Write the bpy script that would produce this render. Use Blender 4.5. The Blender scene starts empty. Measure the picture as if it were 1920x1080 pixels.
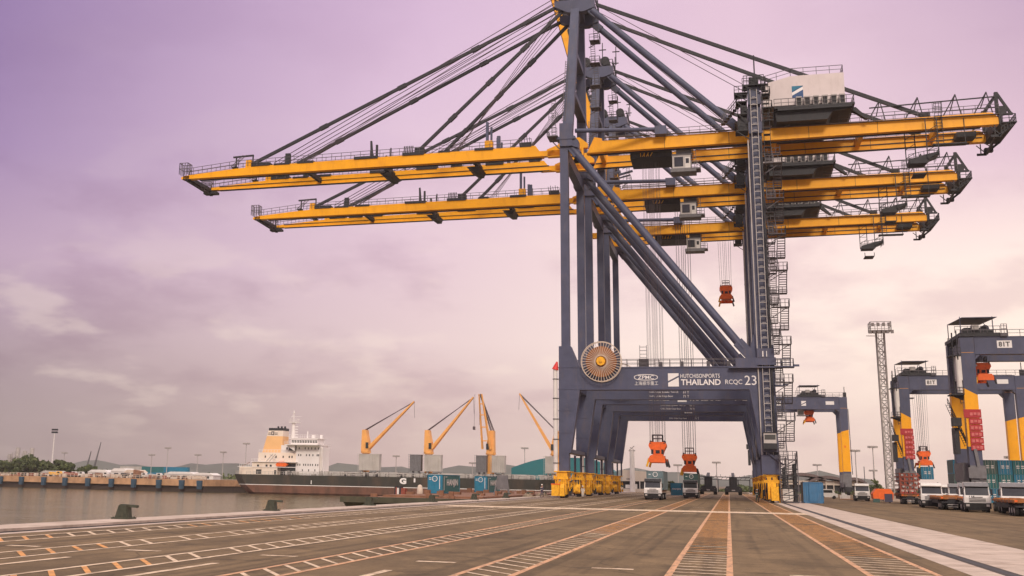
import bpy, bmesh, math, random
from mathutils import Vector, Matrix
random.seed(7)
S = bpy.context.scene
COL = S.collection
rad = math.radians
HAZE = 0.00013

# ------------------------------------------------------------------ camera
def unit(v): return Vector(v).normalized()
PPX, PPY, FPX = 791.0, 454.0, 2086.0          # principal point and focal length, in photo pixels
cy = unit((1367-PPX, 911-PPY, FPX))           # along the quay
cz = unit((978-PPX, -9300-PPY, FPX))          # up
cz = (cz - cy*cz.dot(cy)).normalized()
cx = cy.cross(cz)
right = Vector((cx[0], cy[0], cz[0])); down = Vector((cx[1], cy[1], cz[1])); fwd = Vector((cx[2], cy[2], cz[2]))
M = Matrix((right, -down, -fwd)).transposed().to_4x4()
M.translation = Vector((0, 0, 2.2))
cd = bpy.data.cameras.new('camera'); cam = bpy.data.objects.new('camera', cd); COL.objects.link(cam)
cam.matrix_world = M
cd.sensor_width = 36; cd.lens = FPX/1920*36
cd.shift_x = (960-PPX)/1920; cd.shift_y = -(540-PPY)/1920
cd.clip_start = .1; cd.clip_end = 20000
S.camera = cam
S.render.resolution_x, S.render.resolution_y = 1024, 576
S.view_settings.view_transform = 'Standard'; S.view_settings.look = 'None'
S.view_settings.exposure = 0.34; S.view_settings.gamma = 1.0
S.cycles.max_bounces = 6

# ------------------------------------------------------------------ sky and sun
def lin(c):
    return tuple((x/255/12.92 if x/255 <= .04045 else ((x/255+.055)/1.055)**2.4) for x in c) + (1,)
W = bpy.data.worlds.new('World'); S.world = W; W.use_nodes = True
nt = W.node_tree; nt.nodes.clear(); N = nt.nodes.new; L = nt.links.new
SUN_EL, SUN_ROT = rad(33), rad(166)
def mnode(op, a, b=None, clamp=False):
    n = N('ShaderNodeMath'); n.operation = op; n.use_clamp = clamp
    for i, v in enumerate((a, b)):
        if v is None: continue
        if isinstance(v, (int, float)): n.inputs[i].default_value = v
        else: L(v, n.inputs[i])
    return n.outputs[0]
tc = N('ShaderNodeTexCoord'); sep = N('ShaderNodeSeparateXYZ'); L(tc.outputs['Generated'], sep.inputs[0])
X, Y, Z = sep.outputs
def ramp(fac, stops, interp='EASE'):
    r = N('ShaderNodeValToRGB'); e = r.color_ramp; e.interpolation = interp
    while len(e.elements) < len(stops): e.elements.new(.5)
    for el, (p, c) in zip(e.elements, stops): el.position = p; el.color = c
    L(fac, r.inputs[0]); return r.outputs[0]
def mixc(f, a, b, typ='MIX'):
    n = N('ShaderNodeMix'); n.data_type = 'RGBA'; n.blend_type = typ; n.clamp_factor = True
    for sock, v in ((n.inputs[0], f), (n.inputs[6], a), (n.inputs[7], b)):
        if isinstance(v, (int, float)): sock.default_value = v
        elif isinstance(v, tuple): sock.default_value = v
        else: L(v, sock)
    return n.outputs[2]
zz = mnode('MAXIMUM', Z, 0.0)
az = mnode('ARCTAN2', X, Y)                    # 0 along the quay, negative over the water
rl = ramp(zz, [(0, lin((138,122,120))), (.05, lin((144,126,130))), (.10, lin((154,131,142))), (.18, lin((176,148,172))), (.27, lin((152,125,165))), (.38, lin((140,114,158)))], 'LINEAR')
rm = ramp(zz, [(0, lin((198,170,162))), (.06, lin((204,176,172))), (.12, lin((220,194,194))), (.2, lin((217,189,199))), (.3, lin((213,184,203))), (.4, lin((204,174,200)))], 'LINEAR')
rc = ramp(zz, [(0, lin((228,202,190))), (.06, lin((236,210,200))), (.12, lin((250,228,216))), (.2, lin((243,218,212))), (.3, lin((226,198,208))), (.4, lin((220,190,206)))], 'LINEAR')
rr = ramp(zz, [(0, lin((230,203,188))), (.06, lin((244,216,200))), (.11, lin((255,232,214))), (.18, lin((252,229,217))), (.26, lin((215,184,197))), (.32, lin((200,170,188))), (.4, lin((184,154,180)))], 'LINEAR')
fa = mnode('DIVIDE', mnode('ADD', az, rad(38)), rad(22), True)
fb = mnode('DIVIDE', mnode('ADD', az, rad(16)), rad(16), True)
fc = mnode('DIVIDE', mnode('ADD', az, rad(-2)), rad(13), True)
base = mixc(fc, mixc(fb, mixc(fa, rl, rm), rc), rr)
# clouds: noise on a flat layer overhead, so the banks flatten towards the horizon
inv = mnode('DIVIDE', 1.0, mnode('ADD', zz, .26))
cmb = N('ShaderNodeCombineXYZ'); L(mnode('MULTIPLY', X, inv), cmb.inputs[0]); L(mnode('MULTIPLY', Y, inv), cmb.inputs[1]); L(mnode('MULTIPLY', Z, 2.0), cmb.inputs[2])
def noise(vec, scale, detail, rough, seed):
    n = N('ShaderNodeTexNoise'); n.noise_dimensions = '4D'
    n.inputs['Scale'].default_value = scale; n.inputs['Detail'].default_value = detail; n.inputs['Roughness'].default_value = rough; n.inputs['W'].default_value = seed
    L(vec, n.inputs['Vector']); return n.outputs['Fac']
n1 = noise(cmb.outputs[0], 3.0, 7, .55, 3.1); n2 = noise(cmb.outputs[0], 4.6, 6, .5, 9.4)
def g(v): return (v, v, v, 1)
dark = ramp(n1, [(.47, g(0)), (.66, g(1))]); lite = ramp(n2, [(.50, g(0)), (.64, g(1))])
band = ramp(zz, [(0, g(.25)), (.08, g(.75)), (.2, g(.9)), (.28, g(.35)), (.42, g(.25))], 'LINEAR')
def mul(a, b):
    n = N('ShaderNodeMix'); n.data_type = 'RGBA'; n.blend_type = 'MULTIPLY'; n.inputs[0].default_value = 1
    L(a, n.inputs[6]); L(b, n.inputs[7]); return n.outputs[2]
cl = mixc(mul(mul(dark, band), ramp(zz, [(0, g(.75)), (1, g(.75))])), base, mixc(1.0, base, lin((222,212,222)), 'MULTIPLY'))
band2 = ramp(zz, [(0, g(0)), (.07, g(.4)), (.15, g(.4)), (.22, g(.1)), (.4, g(0))], 'LINEAR')
cl = mixc(mul(lite, band2), cl, mixc(.55, cl, lin((255,236,216))))
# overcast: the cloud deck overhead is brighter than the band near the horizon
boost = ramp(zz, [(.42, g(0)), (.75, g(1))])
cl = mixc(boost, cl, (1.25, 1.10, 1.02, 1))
sky = N('ShaderNodeTexSky'); sky.sky_type = 'NISHITA'; sky.sun_disc = False
sky.sun_elevation = SUN_EL; sky.sun_rotation = SUN_ROT
bgs = N('ShaderNodeBackground'); bgs.inputs[1].default_value = 0.05; L(sky.outputs[0], bgs.inputs[0])
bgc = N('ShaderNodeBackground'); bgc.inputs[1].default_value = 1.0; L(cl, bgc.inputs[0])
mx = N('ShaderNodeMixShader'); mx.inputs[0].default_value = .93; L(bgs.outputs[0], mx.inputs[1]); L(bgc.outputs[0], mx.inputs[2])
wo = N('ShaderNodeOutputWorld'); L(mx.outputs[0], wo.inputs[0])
sd = bpy.data.lights.new('sun', 'SUN'); sd.energy = 1.5; sd.angle = rad(12); sd.color = (1, .88, .72)
so = bpy.data.objects.new('sun', sd); COL.objects.link(so)
sdir = Vector((math.sin(SUN_ROT)*math.cos(SUN_EL), math.cos(SUN_ROT)*math.cos(SUN_EL), math.sin(SUN_EL)))
so.rotation_euler = (-sdir).to_track_quat('-Z', 'Y').to_euler(); so.location = sdir*300

# ------------------------------------------------------------------ materials
MATS = {}
def mat(name, col, rough=.55, metal=0., var=.18, scale=1.2, dirt=None, dirtamt=.35, bump=0., stretch=(1,1,1), spec=.35, dscale=None, dpos=(.52,.72)):
    m = bpy.data.materials.new(name); m.use_nodes = True
    t = m.node_tree; b = t.nodes['Principled BSDF']
    tx = t.nodes.new('ShaderNodeTexCoord'); mp = t.nodes.new('ShaderNodeMapping'); mp.inputs['Scale'].default_value = stretch
    t.links.new(tx.outputs['Object'], mp.inputs[0])
    n = t.nodes.new('ShaderNodeTexNoise'); n.inputs['Scale'].default_value = scale; n.inputs['Detail'].default_value = 6; n.inputs['Roughness'].default_value = .6
    t.links.new(mp.outputs[0], n.inputs['Vector'])
    r = t.nodes.new('ShaderNodeValToRGB'); e = r.color_ramp.elements
    e[0].position = .3; e[1].position = .7
    e[0].color = tuple(c*(1-var) for c in col)+(1,); e[1].color = tuple(min(1, c*(1+var)) for c in col)+(1,)
    t.links.new(n.outputs['Fac'], r.inputs[0]); out = r.outputs[0]
    if dirt:
        n2 = t.nodes.new('ShaderNodeTexNoise'); n2.inputs['Scale'].default_value = dscale or scale*2.3; n2.inputs['Detail'].default_value = 8; n2.inputs['Roughness'].default_value = .7
        mp2 = t.nodes.new('ShaderNodeMapping'); mp2.inputs['Scale'].default_value = (1,1,.25) if stretch == (1,1,1) else stretch; t.links.new(tx.outputs['Object'], mp2.inputs[0]); t.links.new(mp2.outputs[0], n2.inputs['Vector'])
        r2 = t.nodes.new('ShaderNodeValToRGB'); r2.color_ramp.elements[0].position = dpos[0]; r2.color_ramp.elements[1].position = dpos[1]
        r2.color_ramp.elements[1].color = (dirtamt,)*3+(1,); t.links.new(n2.outputs['Fac'], r2.inputs[0])
        mxn = t.nodes.new('ShaderNodeMix'); mxn.data_type = 'RGBA'; t.links.new(r2.outputs[0], mxn.inputs[0]); t.links.new(out, mxn.inputs[6]); mxn.inputs[7].default_value = tuple(dirt)+(1,); out = mxn.outputs[2]
    t.links.new(out, b.inputs['Base Color'])
    b.inputs['Roughness'].default_value = rough; b.inputs['Metallic'].default_value = metal
    b.inputs['Specular IOR Level'].default_value = spec
    if bump:
        bp = t.nodes.new('ShaderNodeBump'); bp.inputs['Strength'].default_value = bump; bp.inputs['Distance'].default_value = .05
        t.links.new(n.outputs['Fac'], bp.inputs['Height']); t.links.new(bp.outputs[0], b.inputs['Normal'])
    MATS[name] = m; return m
steel = mat('blue_grey_steel', (.072,.080,.135), .5, 0, .16, .5, (.16,.12,.105), .4)
steeld = mat('dark_steel', (.028,.029,.034), .6, 0, .25, 1.5, (.07,.05,.04), .4)
steelg = mat('grey_steel', (.17,.165,.175), .55, 0, .2, 1.2, (.1,.08,.07), .4)
galv = mat('galvanised_rail', (.10,.09,.10), .6, 0, .2, 1.)
galvl = mat('pale_galvanised', (.42,.39,.37), .6, 0, .2, 1., (.2,.15,.12), .4)
rope = mat('wire_rope', (.10,.075,.085), .6)
yel = mat('crane_yellow', (.95,.42,.004), .45, 0, .08, .35, (.62,.22,.01), .4, dscale=.8)
yelb = mat('bogie_yellow', (.90,.43,.02), .5, 0, .22, 2.5, (.10,.06,.03), .55)
ora = mat('spreader_orange', (.88,.15,.022), .5, 0, .15, 1.5, (.2,.06,.03), .3)
red = mat('signal_red', (.62,.035,.03), .5, 0, .1, 2)
redpanel = mat('red_panel', (.42,.03,.035), .5, 0, .15, 2)
white = mat('white_paint', (.72,.69,.66), .5, 0, .07, .8, (.4,.33,.28), .4)
housew = mat('house_white', (.66,.585,.575), .6, 0, .06, .4, (.36,.3,.27), .3)
cabw = mat('cab_white', (.50,.47,.45), .35, 0, .06, 1., (.3,.26,.22), .3)
black = mat('black_rubber', (.018,.017,.017), .8, 0, .3, 3)
glass = mat('dark_glass', (.03,.035,.035), .12, 0, .3, .6, spec=.8)
letter = mat('white_lettering', (.80,.78,.77), .5, 0, .03, 2)
dlett = mat('dark_lettering', (.05,.05,.055), .5)
blue = mat('container_blue', (.06,.19,.36), .5, 0, .14, 1., (.16,.2,.24), .5)
teal = mat('container_teal', (.025,.155,.165), .5, 0, .14, 1., (.12,.12,.1), .4)
tealb = mat('container_blue_teal', (.02,.19,.31), .5, 0, .14, 1., (.12,.12,.1), .4)
green = mat('container_green', (.055,.115,.105), .5, 0, .16, 1., (.12,.11,.1), .4)
greyt = mat('container_grey_teal', (.13,.19,.205), .5, 0, .14, 1., (.12,.12,.1), .4)
greyg = mat('grey_green_paint', (.16,.16,.12), .6, 0, .14, 1., (.1,.08,.05), .4)
logob = mat('logo_teal', (.01,.17,.28), .5); logod = mat('logo_blue', (.02,.07,.20), .5)
conc = mat('pale_concrete', (.50,.40,.335), .85, 0, .14, .5, (.27,.20,.15), .65, .15, dscale=.6, dpos=(.48,.64))
wharfc = mat('wharf_concrete', (.46,.27,.15), .85, 0, .3, .25, (.16,.09,.05), .6, dscale=.3)
wharfd = mat('wharf_painted_shade', (.06,.04,.03), .9)  # shade under the wharf deck, put into the colour of a flat sheet
hullk = mat('hull_black', (.036,.034,.026), .6, 0, .25, .15, (.10,.065,.04), .6, dscale=.2, dpos=(.5,.66))
hullr = mat('hull_red', (.20,.095,.065), .75, 0, .28, .12, (.10,.06,.042), .8, dscale=.25, dpos=(.46,.62))
cream = mat('ship_cream', (.80,.69,.58), .5, 0, .07, .15, (.5,.3,.18), .35)
shipw = mat('ship_white', (.80,.76,.74), .5, 0, .05, .15, (.5,.36,.28), .3)
funnelo = mat('funnel_orange', (.84,.50,.22), .5, 0, .08, .15)
shipy = mat('ship_crane_orange', (.86,.42,.12), .5, 0, .08, .4, (.5,.22,.06), .4)
coverg = mat('hatch_grey', (.47,.44,.41), .6, 0, .12, .3, (.26,.2,.16), .4)
deckg = mat('deck_green', (.10,.12,.07), .7, 0, .3, .3)
domet = mat('warehouse_teal', (.02,.16,.18), .55, 0, .12, .1)
rust = mat('rusty_deck', (.24,.12,.07), .8, 0, .3, .8, (.1,.06,.04), .5)
barged = mat('barge_hull', (.07,.065,.04), .7, 0, .3, .5, (.13,.08,.05), .5)
bollm = mat('bollard_iron', (.055,.06,.042), .65, 0, .35, 4, (.14,.08,.05), .5)
fend = mat('fender_blue', (.035,.075,.115), .7, 0, .2, .5)
bark = mat('bark', (.09,.065,.045), .9, 0, .3, 3)
leafs = [mat('leaf_dark', (.055,.075,.026), .7, 0, .35, 1), mat('leaf_mid', (.080,.105,.034), .7, 0, .35, 1), mat('leaf_light', (.120,.140,.046), .7, 0, .35, 1)]
roofd = mat('roof_brown', (.15,.11,.105), .7, 0, .15, .2)
wallp = mat('wall_pale', (.62,.54,.46), .75, 0, .1, .2, (.4,.32,.26), .4)
skin = mat('skin', (.35,.19,.12), .6); clothw = mat('white_overalls', (.7,.66,.6), .8); clothd = mat('dark_overalls', (.07,.065,.10), .8); clothg = mat('green_overalls', (.05,.09,.07), .8); hardhat = mat('helmet', (.75,.7,.62), .4)
wood = mat('bed_timber', (.36,.14,.045), .8, 0, .35, 2.5, (.3,.1,.05), .5)
lampw = mat('lamp_head', (.35,.32,.30), .5)
tarp = mat('pale_tarpaulin', (.60,.50,.41), .8, 0, .15, 1.5)
ratchet = mat('brown_red_primer', (.27,.07,.045), .7, 0, .2, 1)

# ------------------------------------------------------------------ mesh kit
class MB:
    def __init__(s): s.v=[]; s.f=[]; s.mi=[]; s.sm=[]; s.m=0
    def add(s, vs, fs, smooth=False):
        o=len(s.v); s.v += [tuple(v) for v in vs]
        for f in fs: s.f.append([i+o for i in f]); s.mi.append(s.m); s.sm.append(smooth)
        return s
    def box(s, x0,x1,y0,y1,z0,z1):
        return s.add([(x0,y0,z0),(x1,y0,z0),(x1,y1,z0),(x0,y1,z0),(x0,y0,z1),(x1,y0,z1),(x1,y1,z1),(x0,y1,z1)],
                     [(0,3,2,1),(4,5,6,7),(0,1,5,4),(1,2,6,5),(2,3,7,6),(3,0,4,7)])
    def cbox(s, c, d): return s.box(c[0]-d[0]/2,c[0]+d[0]/2,c[1]-d[1]/2,c[1]+d[1]/2,c[2]-d[2]/2,c[2]+d[2]/2)
    def frame(s, p, q, up=(0,0,1)):
        d=(Vector(q)-Vector(p)).normalized(); u=Vector(up)
        if abs(d.dot(u))>.98: u=Vector((0,1,0))
        a=d.cross(u).normalized(); b=a.cross(d); return a,b
    def bar(s, p, q, w, h=None, w2=None, h2=None, up=(0,0,1)):
        h=h or w; w2=w2 or w; h2=h2 or h; a,b=s.frame(p,q,up); p=Vector(p); q=Vector(q)
        vs=[p+a*x*w/2+b*y*h/2 for x,y in ((-1,-1),(1,-1),(1,1),(-1,1))]+[q+a*x*w2/2+b*y*h2/2 for x,y in ((-1,-1),(1,-1),(1,1),(-1,1))]
        return s.add(vs,[(0,1,2,3),(7,6,5,4),(0,4,5,1),(1,5,6,2),(2,6,7,3),(3,7,4,0)])
    def tube(s, p, q, r, n=8, r2=None, caps=True):
        r2=r if r2 is None else r2; a,b=s.frame(p,q); p=Vector(p); q=Vector(q)
        vs=[p+(a*math.cos(t)+b*math.sin(t))*r for t in [2*math.pi*i/n for i in range(n)]]+[q+(a*math.cos(t)+b*math.sin(t))*r2 for t in [2*math.pi*i/n for i in range(n)]]
        s.add(vs,[(i,(i+1)%n,n+(i+1)%n,n+i) for i in range(n)],True)
        if caps: s.add(vs,[tuple(range(n))[::-1],tuple(range(n,2*n))])
        return s
    def path(s, pts, r, n=6):
        for a,b in zip(pts,pts[1:]): s.tube(a,b,r,n)
        return s
    def prism(s, poly, a0, a1, ax='y'):
        n=len(poly)
        def P(u,w,a): return (u,a,w) if ax=='y' else (a,u,w) if ax=='x' else (u,w,a)
        vs=[P(u,w,a0) for u,w in poly]+[P(u,w,a1) for u,w in poly]
        return s.add(vs,[tuple(range(n)),tuple(range(n,2*n))[::-1]]+[(i,n+i,n+(i+1)%n,(i+1)%n) for i in range(n)])
    def lathe(s, c, prof, n=12):
        vs=[]
        for r,z in prof: vs+=[(c[0]+r*math.cos(2*math.pi*i/n),c[1]+r*math.sin(2*math.pi*i/n),c[2]+z) for i in range(n)]
        fs=[(k*n+i,k*n+(i+1)%n,(k+1)*n+(i+1)%n,(k+1)*n+i) for k in range(len(prof)-1) for i in range(n)]
        s.add(vs,fs,True); return s.add(vs,[tuple(range(n))[::-1],tuple(range((len(prof)-1)*n,len(prof)*n))])
    def rail(s, pts, h=1.1, sp=1.8, r=.045, mid=True):
        for a,b in zip(pts,pts[1:]):
            a=Vector(a); b=Vector(b); k=max(1,int((b-a).length/sp)); u=Vector((0,0,1))
            for i in range(k+1):
                p=a.lerp(b,i/k); s.bar(p,p+u*h,r*1.5)
            s.bar(a+u*h,b+u*h,r*1.6)
            if mid: s.bar(a+u*h*.5,b+u*h*.5,r*1.3)
        return s
    def ladder(s, p, q, w, sp=.6, side=(1,0,0), r=.07):
        p=Vector(p); q=Vector(q); d=Vector(side).normalized()*w/2
        s.bar(p-d,q-d,r); s.bar(p+d,q+d,r); k=int((q-p).length/sp)
        for i in range(k): c=p.lerp(q,(i+.5)/k); s.bar(c-d,c+d,r)
        return s
    def build(s, name, mats, parent=None, org=(0,0,0), loc=None):
        me=bpy.data.meshes.new(name); o=Vector(org)
        me.from_pydata([Vector(v)-o for v in s.v],[],s.f)
        for m in (mats if isinstance(mats,(list,tuple)) else [mats]): me.materials.append(m)
        me.polygons.foreach_set('material_index',s.mi); me.polygons.foreach_set('use_smooth',s.sm)
        bm=bmesh.new(); bm.from_mesh(me); bmesh.ops.recalc_face_normals(bm,faces=bm.faces); bm.to_mesh(me); bm.free()
        ob=bpy.data.objects.new(name,me); COL.objects.link(ob)
        if loc: ob.location=loc
        if parent: ob.parent=parent
        return ob
def tag(o, label=None, cat=None, group=None, kind=None):
    if label: o['label']=label
    if cat: o['category']=cat
    if group: o['group']=group
    if kind: o['kind']=kind
    return o
def empty(name, loc, label, cat, group=None):
    o=bpy.data.objects.new(name,None); COL.objects.link(o); o.location=loc; o.empty_display_size=.5
    return tag(o,label,cat,group)
def copy_tree(o, parent=None):
    c=o.copy(); COL.objects.link(c)
    if parent: c.parent=parent
    for ch in list(o.children): copy_tree(ch,c)
    return c
def words(name, txt, mt, x0, x1, z0, z1, y, parent, org, bold=0., axis='-y'):
    """flat lettering fitted to a box; axis says which way it faces"""
    cu=bpy.data.curves.new(name,'FONT'); cu.body=txt; cu.extrude=.004; cu.offset=bold; cu.resolution_u=3
    to=bpy.data.objects.new('tmp',cu); COL.objects.link(to); bpy.context.view_layer.update()
    me=bpy.data.meshes.new_from_object(to.evaluated_get(bpy.context.evaluated_depsgraph_get()))
    bpy.data.objects.remove(to); bpy.data.curves.remove(cu)
    xs=[v.co.x for v in me.vertices]; ys=[v.co.y for v in me.vertices]
    a,b,c,d=min(xs),max(xs),min(ys),max(ys); o=Vector(org)
    for v in me.vertices:
        u=(v.co.x-a)/(b-a); w=(v.co.y-c)/(d-c); t=v.co.z
        if axis=='-y': p=Vector((x0+u*(x1-x0), y-t, z0+w*(z1-z0)))
        elif axis=='+x': p=Vector((y+t, x0+u*(x1-x0), z0+w*(z1-z0)))
        v.co=p-o
    me.name=name; me.materials.clear(); me.materials.append(mt)
    ob=bpy.data.objects.new(name,me); COL.objects.link(ob)
    if parent: ob.parent=parent
    return ob
# ------------------------------------------------------------------ ground, paint, water
def asphalt(name, c0, c1, c2):
    m = bpy.data.materials.new(name); m.use_nodes = True; t = m.node_tree; b = t.nodes['Principled BSDF']; ln = t.links.new
    tx = t.nodes.new('ShaderNodeTexCoord')
    def nz(sc, det, stretch, ro=.6):
        mp = t.nodes.new('ShaderNodeMapping'); mp.inputs['Scale'].default_value = stretch; ln(tx.outputs['Object'], mp.inputs[0])
        n = t.nodes.new('ShaderNodeTexNoise'); n.inputs['Scale'].default_value = sc; n.inputs['Detail'].default_value = det; n.inputs['Roughness'].default_value = ro
        ln(mp.outputs[0], n.inputs['Vector']); return n.outputs['Fac']
    def rp(f, p0, p1, a, bb):
        r = t.nodes.new('ShaderNodeValToRGB'); e = r.color_ramp.elements; e[0].position = p0; e[1].position = p1; e[0].color = a; e[1].color = bb; ln(f, r.inputs[0]); return r.outputs[0]
    def mix(f, a, bb, ty='MIX'):
        n = t.nodes.new('ShaderNodeMix'); n.data_type = 'RGBA'; n.blend_type = ty
        for s, v in ((n.inputs[0], f), (n.inputs[6], a), (n.inputs[7], bb)):
            if isinstance(v, (tuple, float)): s.default_value = v
            else: ln(v, s)
        return n.outputs[2]
    big = nz(.045, 5, (1, 1, 1)); streak = nz(.55, 4, (1, .03, 1)); fine = nz(9, 3, (1, 1, 1)); tyre = nz(1.3, 2, (1, .012, 1)); patch = nz(.16, 7, (1, .5, 1), .7)
    c = rp(big, .3, .7, c0+(1,), c1+(1,))
    c = mix(rp(streak, .42, .62, (0,)*3+(1,), (.55,)*3+(1,)), c, c2+(1,))
    c = mix(rp(tyre, .52, .63, (0,)*3+(1,), (.62,)*3+(1,)), c, tuple(x*.40 for x in c0)+(1,))
    c = mix(rp(patch, .50, .60, (0,)*3+(1,), (.75,)*3+(1,)), c, tuple(x*.6 for x in c0)+(1,))
    c = mix(1.0, c, rp(fine, .25, .75, (.78,)*3+(1,), (1.2,)*3+(1,)), 'MULTIPLY')
    spots = nz(.5, 8, (1, 1, 1), .75); c = mix(rp(spots, .545, .63, (0,)*3+(1,), (.7,)*3+(1,)), c, tuple(x*.38 for x in c0)+(1,))
    pale = nz(.33, 9, (1, .6, 1), .8); c = mix(rp(pale, .52, .66, (0,)*3+(1,), (.6,)*3+(1,)), c, tuple(min(1, x*1.45) for x in c1)+(1,))
    vo = t.nodes.new('ShaderNodeTexVoronoi'); vo.feature = 'DISTANCE_TO_EDGE'; vo.inputs['Scale'].default_value = .11; vo.inputs['Randomness'].default_value = 1
    wv = t.nodes.new('ShaderNodeVectorMath'); wv.operation = 'ADD'; nv = t.nodes.new('ShaderNodeTexNoise'); nv.inputs['Scale'].default_value = .6; nv.inputs['Detail'].default_value = 6; ln(tx.outputs['Object'], nv.inputs['Vector']); ln(tx.outputs['Object'], wv.inputs[0]); ln(nv.outputs['Color'], wv.inputs[1]); ln(wv.outputs[0], vo.inputs['Vector'])
    c = mix(rp(vo.outputs['Distance'], .0, .006, (.75,)*3+(1,), (0,)*3+(1,)), c, tuple(x*.4 for x in c0)+(1,))
    ln(c, b.inputs['Base Color']); b.inputs['Roughness'].default_value = .82; b.inputs['Specular IOR Level'].default_value = .25
    bp = t.nodes.new('ShaderNodeBump'); bp.inputs['Strength'].default_value = .25; bp.inputs['Distance'].default_value = .02; ln(fine, bp.inputs['Height']); ln(bp.outputs[0], b.inputs['Normal'])
    return m
asph = asphalt('asphalt', (.156, .104, .053), (.200, .134, .070), (.130, .086, .045))
asphy = asphalt('yard_asphalt', (.172, .112, .054), (.204, .134, .066), (.148, .096, .050))
def paintmat(name, col, wearcol, wear=.5):
    m = mat(name, col, .7, 0, .10, .6, wearcol, .9, dscale=3.2, dpos=(.47,.62), stretch=(1,.35,1)); return m
pwhite = paintmat('line_paint', (.68, .52, .37), (.30, .21, .13))
porange = paintmat('orange_line_paint', (.66, .30, .085), (.28, .16, .08))
psalm = paintmat('salmon_line_paint', (.60, .33, .18), (.26, .16, .10))
QX = -28.3
b_ = MB(); b_.add([(QX,-300,0),(16,-300,0),(16,3000,0),(QX,3000,0),(QX,-300,-9),(QX,3000,-9)],[(0,1,2,3),(0,3,5,4)])
o = b_.build('asphalt_apron', asph); tag(o, kind='structure')
b_ = MB(); b_.add([(16,-300,0),(3500,-300,0),(3500,3000,0),(16,3000,0)],[(0,1,2,3)])
tag(b_.build('yard_ground', asphy), kind='structure')
b_ = MB(); b_.box(QX-.05,-26.3,-60,428,-.6,.12)
tag(b_.build('quay_kerb', conc), kind='structure')
Zp = .004
def sheet(mb, x0, x1, y0, y1, z=Zp): mb.add([(x0,y0,z),(x1,y0,z),(x1,y1,z),(x0,y1,z)],[(0,1,2,3)])
b_ = MB(); sheet(b_, -25.95, -25.35, -60, 420); sheet(b_, 6.1, 6.98, -40, 420); sheet(b_, 7.5, 10.8, -40, 420)
tag(b_.build('concrete_strip_pavement', conc), kind='structure')
trench = mat('rail_trench', (.045,.035,.03), .7, .0, .3, 1)
b_ = MB(); sheet(b_, -26.3, -25.95, -60, 420); sheet(b_, 6.98, 7.14, -40, 420); sheet(b_, 7.36, 7.5, -40, 420)
tag(b_.build('rail_groove_ground', trench), kind='structure')
b_ = MB(); b_.box(7.14,7.36,-40,420,-.02,.006); b_.box(-26.15,-26.08,-60,420,0,.03)
tag(b_.build('crane_rail_ground', steeld), kind='structure')
# painted ladder bands
bands = [(-24.15,-22.55),(-19.75,-18.15),(-15.3,-13.85),(-11.2,-9.85),(-6.45,-5.0),(-1.62,0.02),(3.35,5.3)]
mk = MB()
Zm = .009
for k, (a, c) in enumerate(bands):
    for x in (a, c-.17): 
        mk.m = 0 if k < 3 else 2; sheet(mk, x, x+.17, 12, 330, Zm)
    y = 14 + .37*k; sp = (1.4,1.4,1.4,1.35,1.2,1.1,1.15)[k]; dy = (1.6,1.6,1.6,1.6,1.35,.25,.6)[k]
    while y < 330:
        if k < 4: mk.m = 1 if (k < 3 and y < (35.5,32.5,26.5)[k]) or (k == 0 and 46 < y < 62 and random.random() < .5) else 0
        else: mk.m = (0 if y < 36+random.random()*8 else 1) if k != 4 else (0 if y < 46+random.random()*10 else random.choice((1,2)))
        x0, x1 = a+.17, c-.17
        if random.random() > .02:
            w = .24 if k < 4 else (.2 if y < 50 else .42)
            mk.add([(x0,y+dy,Zm),(x0,y+dy+w,Zm),(x1,y+w,Zm),(x1,y,Zm)],[(3,2,1,0)])
        y += sp
mk.m = 0
for lx in (-21.2,-17.15,-12.85,-8.2,-3.4,1.6):
    if lx not in (-3.4,1.6,-21.2): sheet(mk, lx-.11, lx+.11, 22.6, 27.4, Zm)
    for yy in (30.6, 92, 118, 150): sheet(mk, lx-.2, lx+.9, yy, yy+.34, Zm)
mk.add([(-24.4,96.4,.013),(6.15,98.2,.013),(6.15,103.6,.013),(-24.4,101.8,.013)],[(0,1,2,3)])
tag(mk.build('lane_markings_road', [pwhite, porange, psalm]), kind='structure')
jt = MB()
for k in range(92):
    y = -30+k*5; sheet(jt, 7.52, 10.78, y, y+.05, .0085)
    if k%2: sheet(jt, 6.12, 6.96, y, y+.05, .0085)
jointm = mat('slab_joint', (.30,.235,.19), .85, 0, .2, 1)
tag(jt.build('slab_joints_pavement', jointm), kind='structure')
# water
wm = bpy.data.materials.new('harbour_water'); wm.use_nodes = True; t = wm.node_tree; t.nodes.clear(); wl = t.links.new
tx = t.nodes.new('ShaderNodeTexCoord')
def wnoise(sc, st, det):
    mp = t.nodes.new('ShaderNodeMapping'); mp.inputs['Scale'].default_value = st; wl(tx.outputs['Object'], mp.inputs[0])
    n = t.nodes.new('ShaderNodeTexNoise'); n.inputs['Scale'].default_value = sc; n.inputs['Detail'].default_value = det; n.inputs['Roughness'].default_value = .55; wl(mp.outputs[0], n.inputs['Vector']); return n.outputs['Fac']
h1 = wnoise(.42, (.4, 1, 1), 6); h2 = wnoise(.07, (.35, 1, 1), 4)
ad = t.nodes.new('ShaderNodeMath'); ad.operation = 'MULTIPLY_ADD'; wl(h2, ad.inputs[0]); ad.inputs[1].default_value = 2.2; wl(h1, ad.inputs[2])
bp = t.nodes.new('ShaderNodeBump'); bp.inputs['Strength'].default_value = .6; bp.inputs['Distance'].default_value = .32; wl(ad.outputs[0], bp.inputs['Height'])
df = t.nodes.new('ShaderNodeBsdfDiffuse'); df.inputs[0].default_value = (.135,.118,.068,1); gl = t.nodes.new('ShaderNodeBsdfGlossy'); gl.inputs[0].default_value = (.86,.82,.66,1); gl.inputs['Roughness'].default_value = .1
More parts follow.
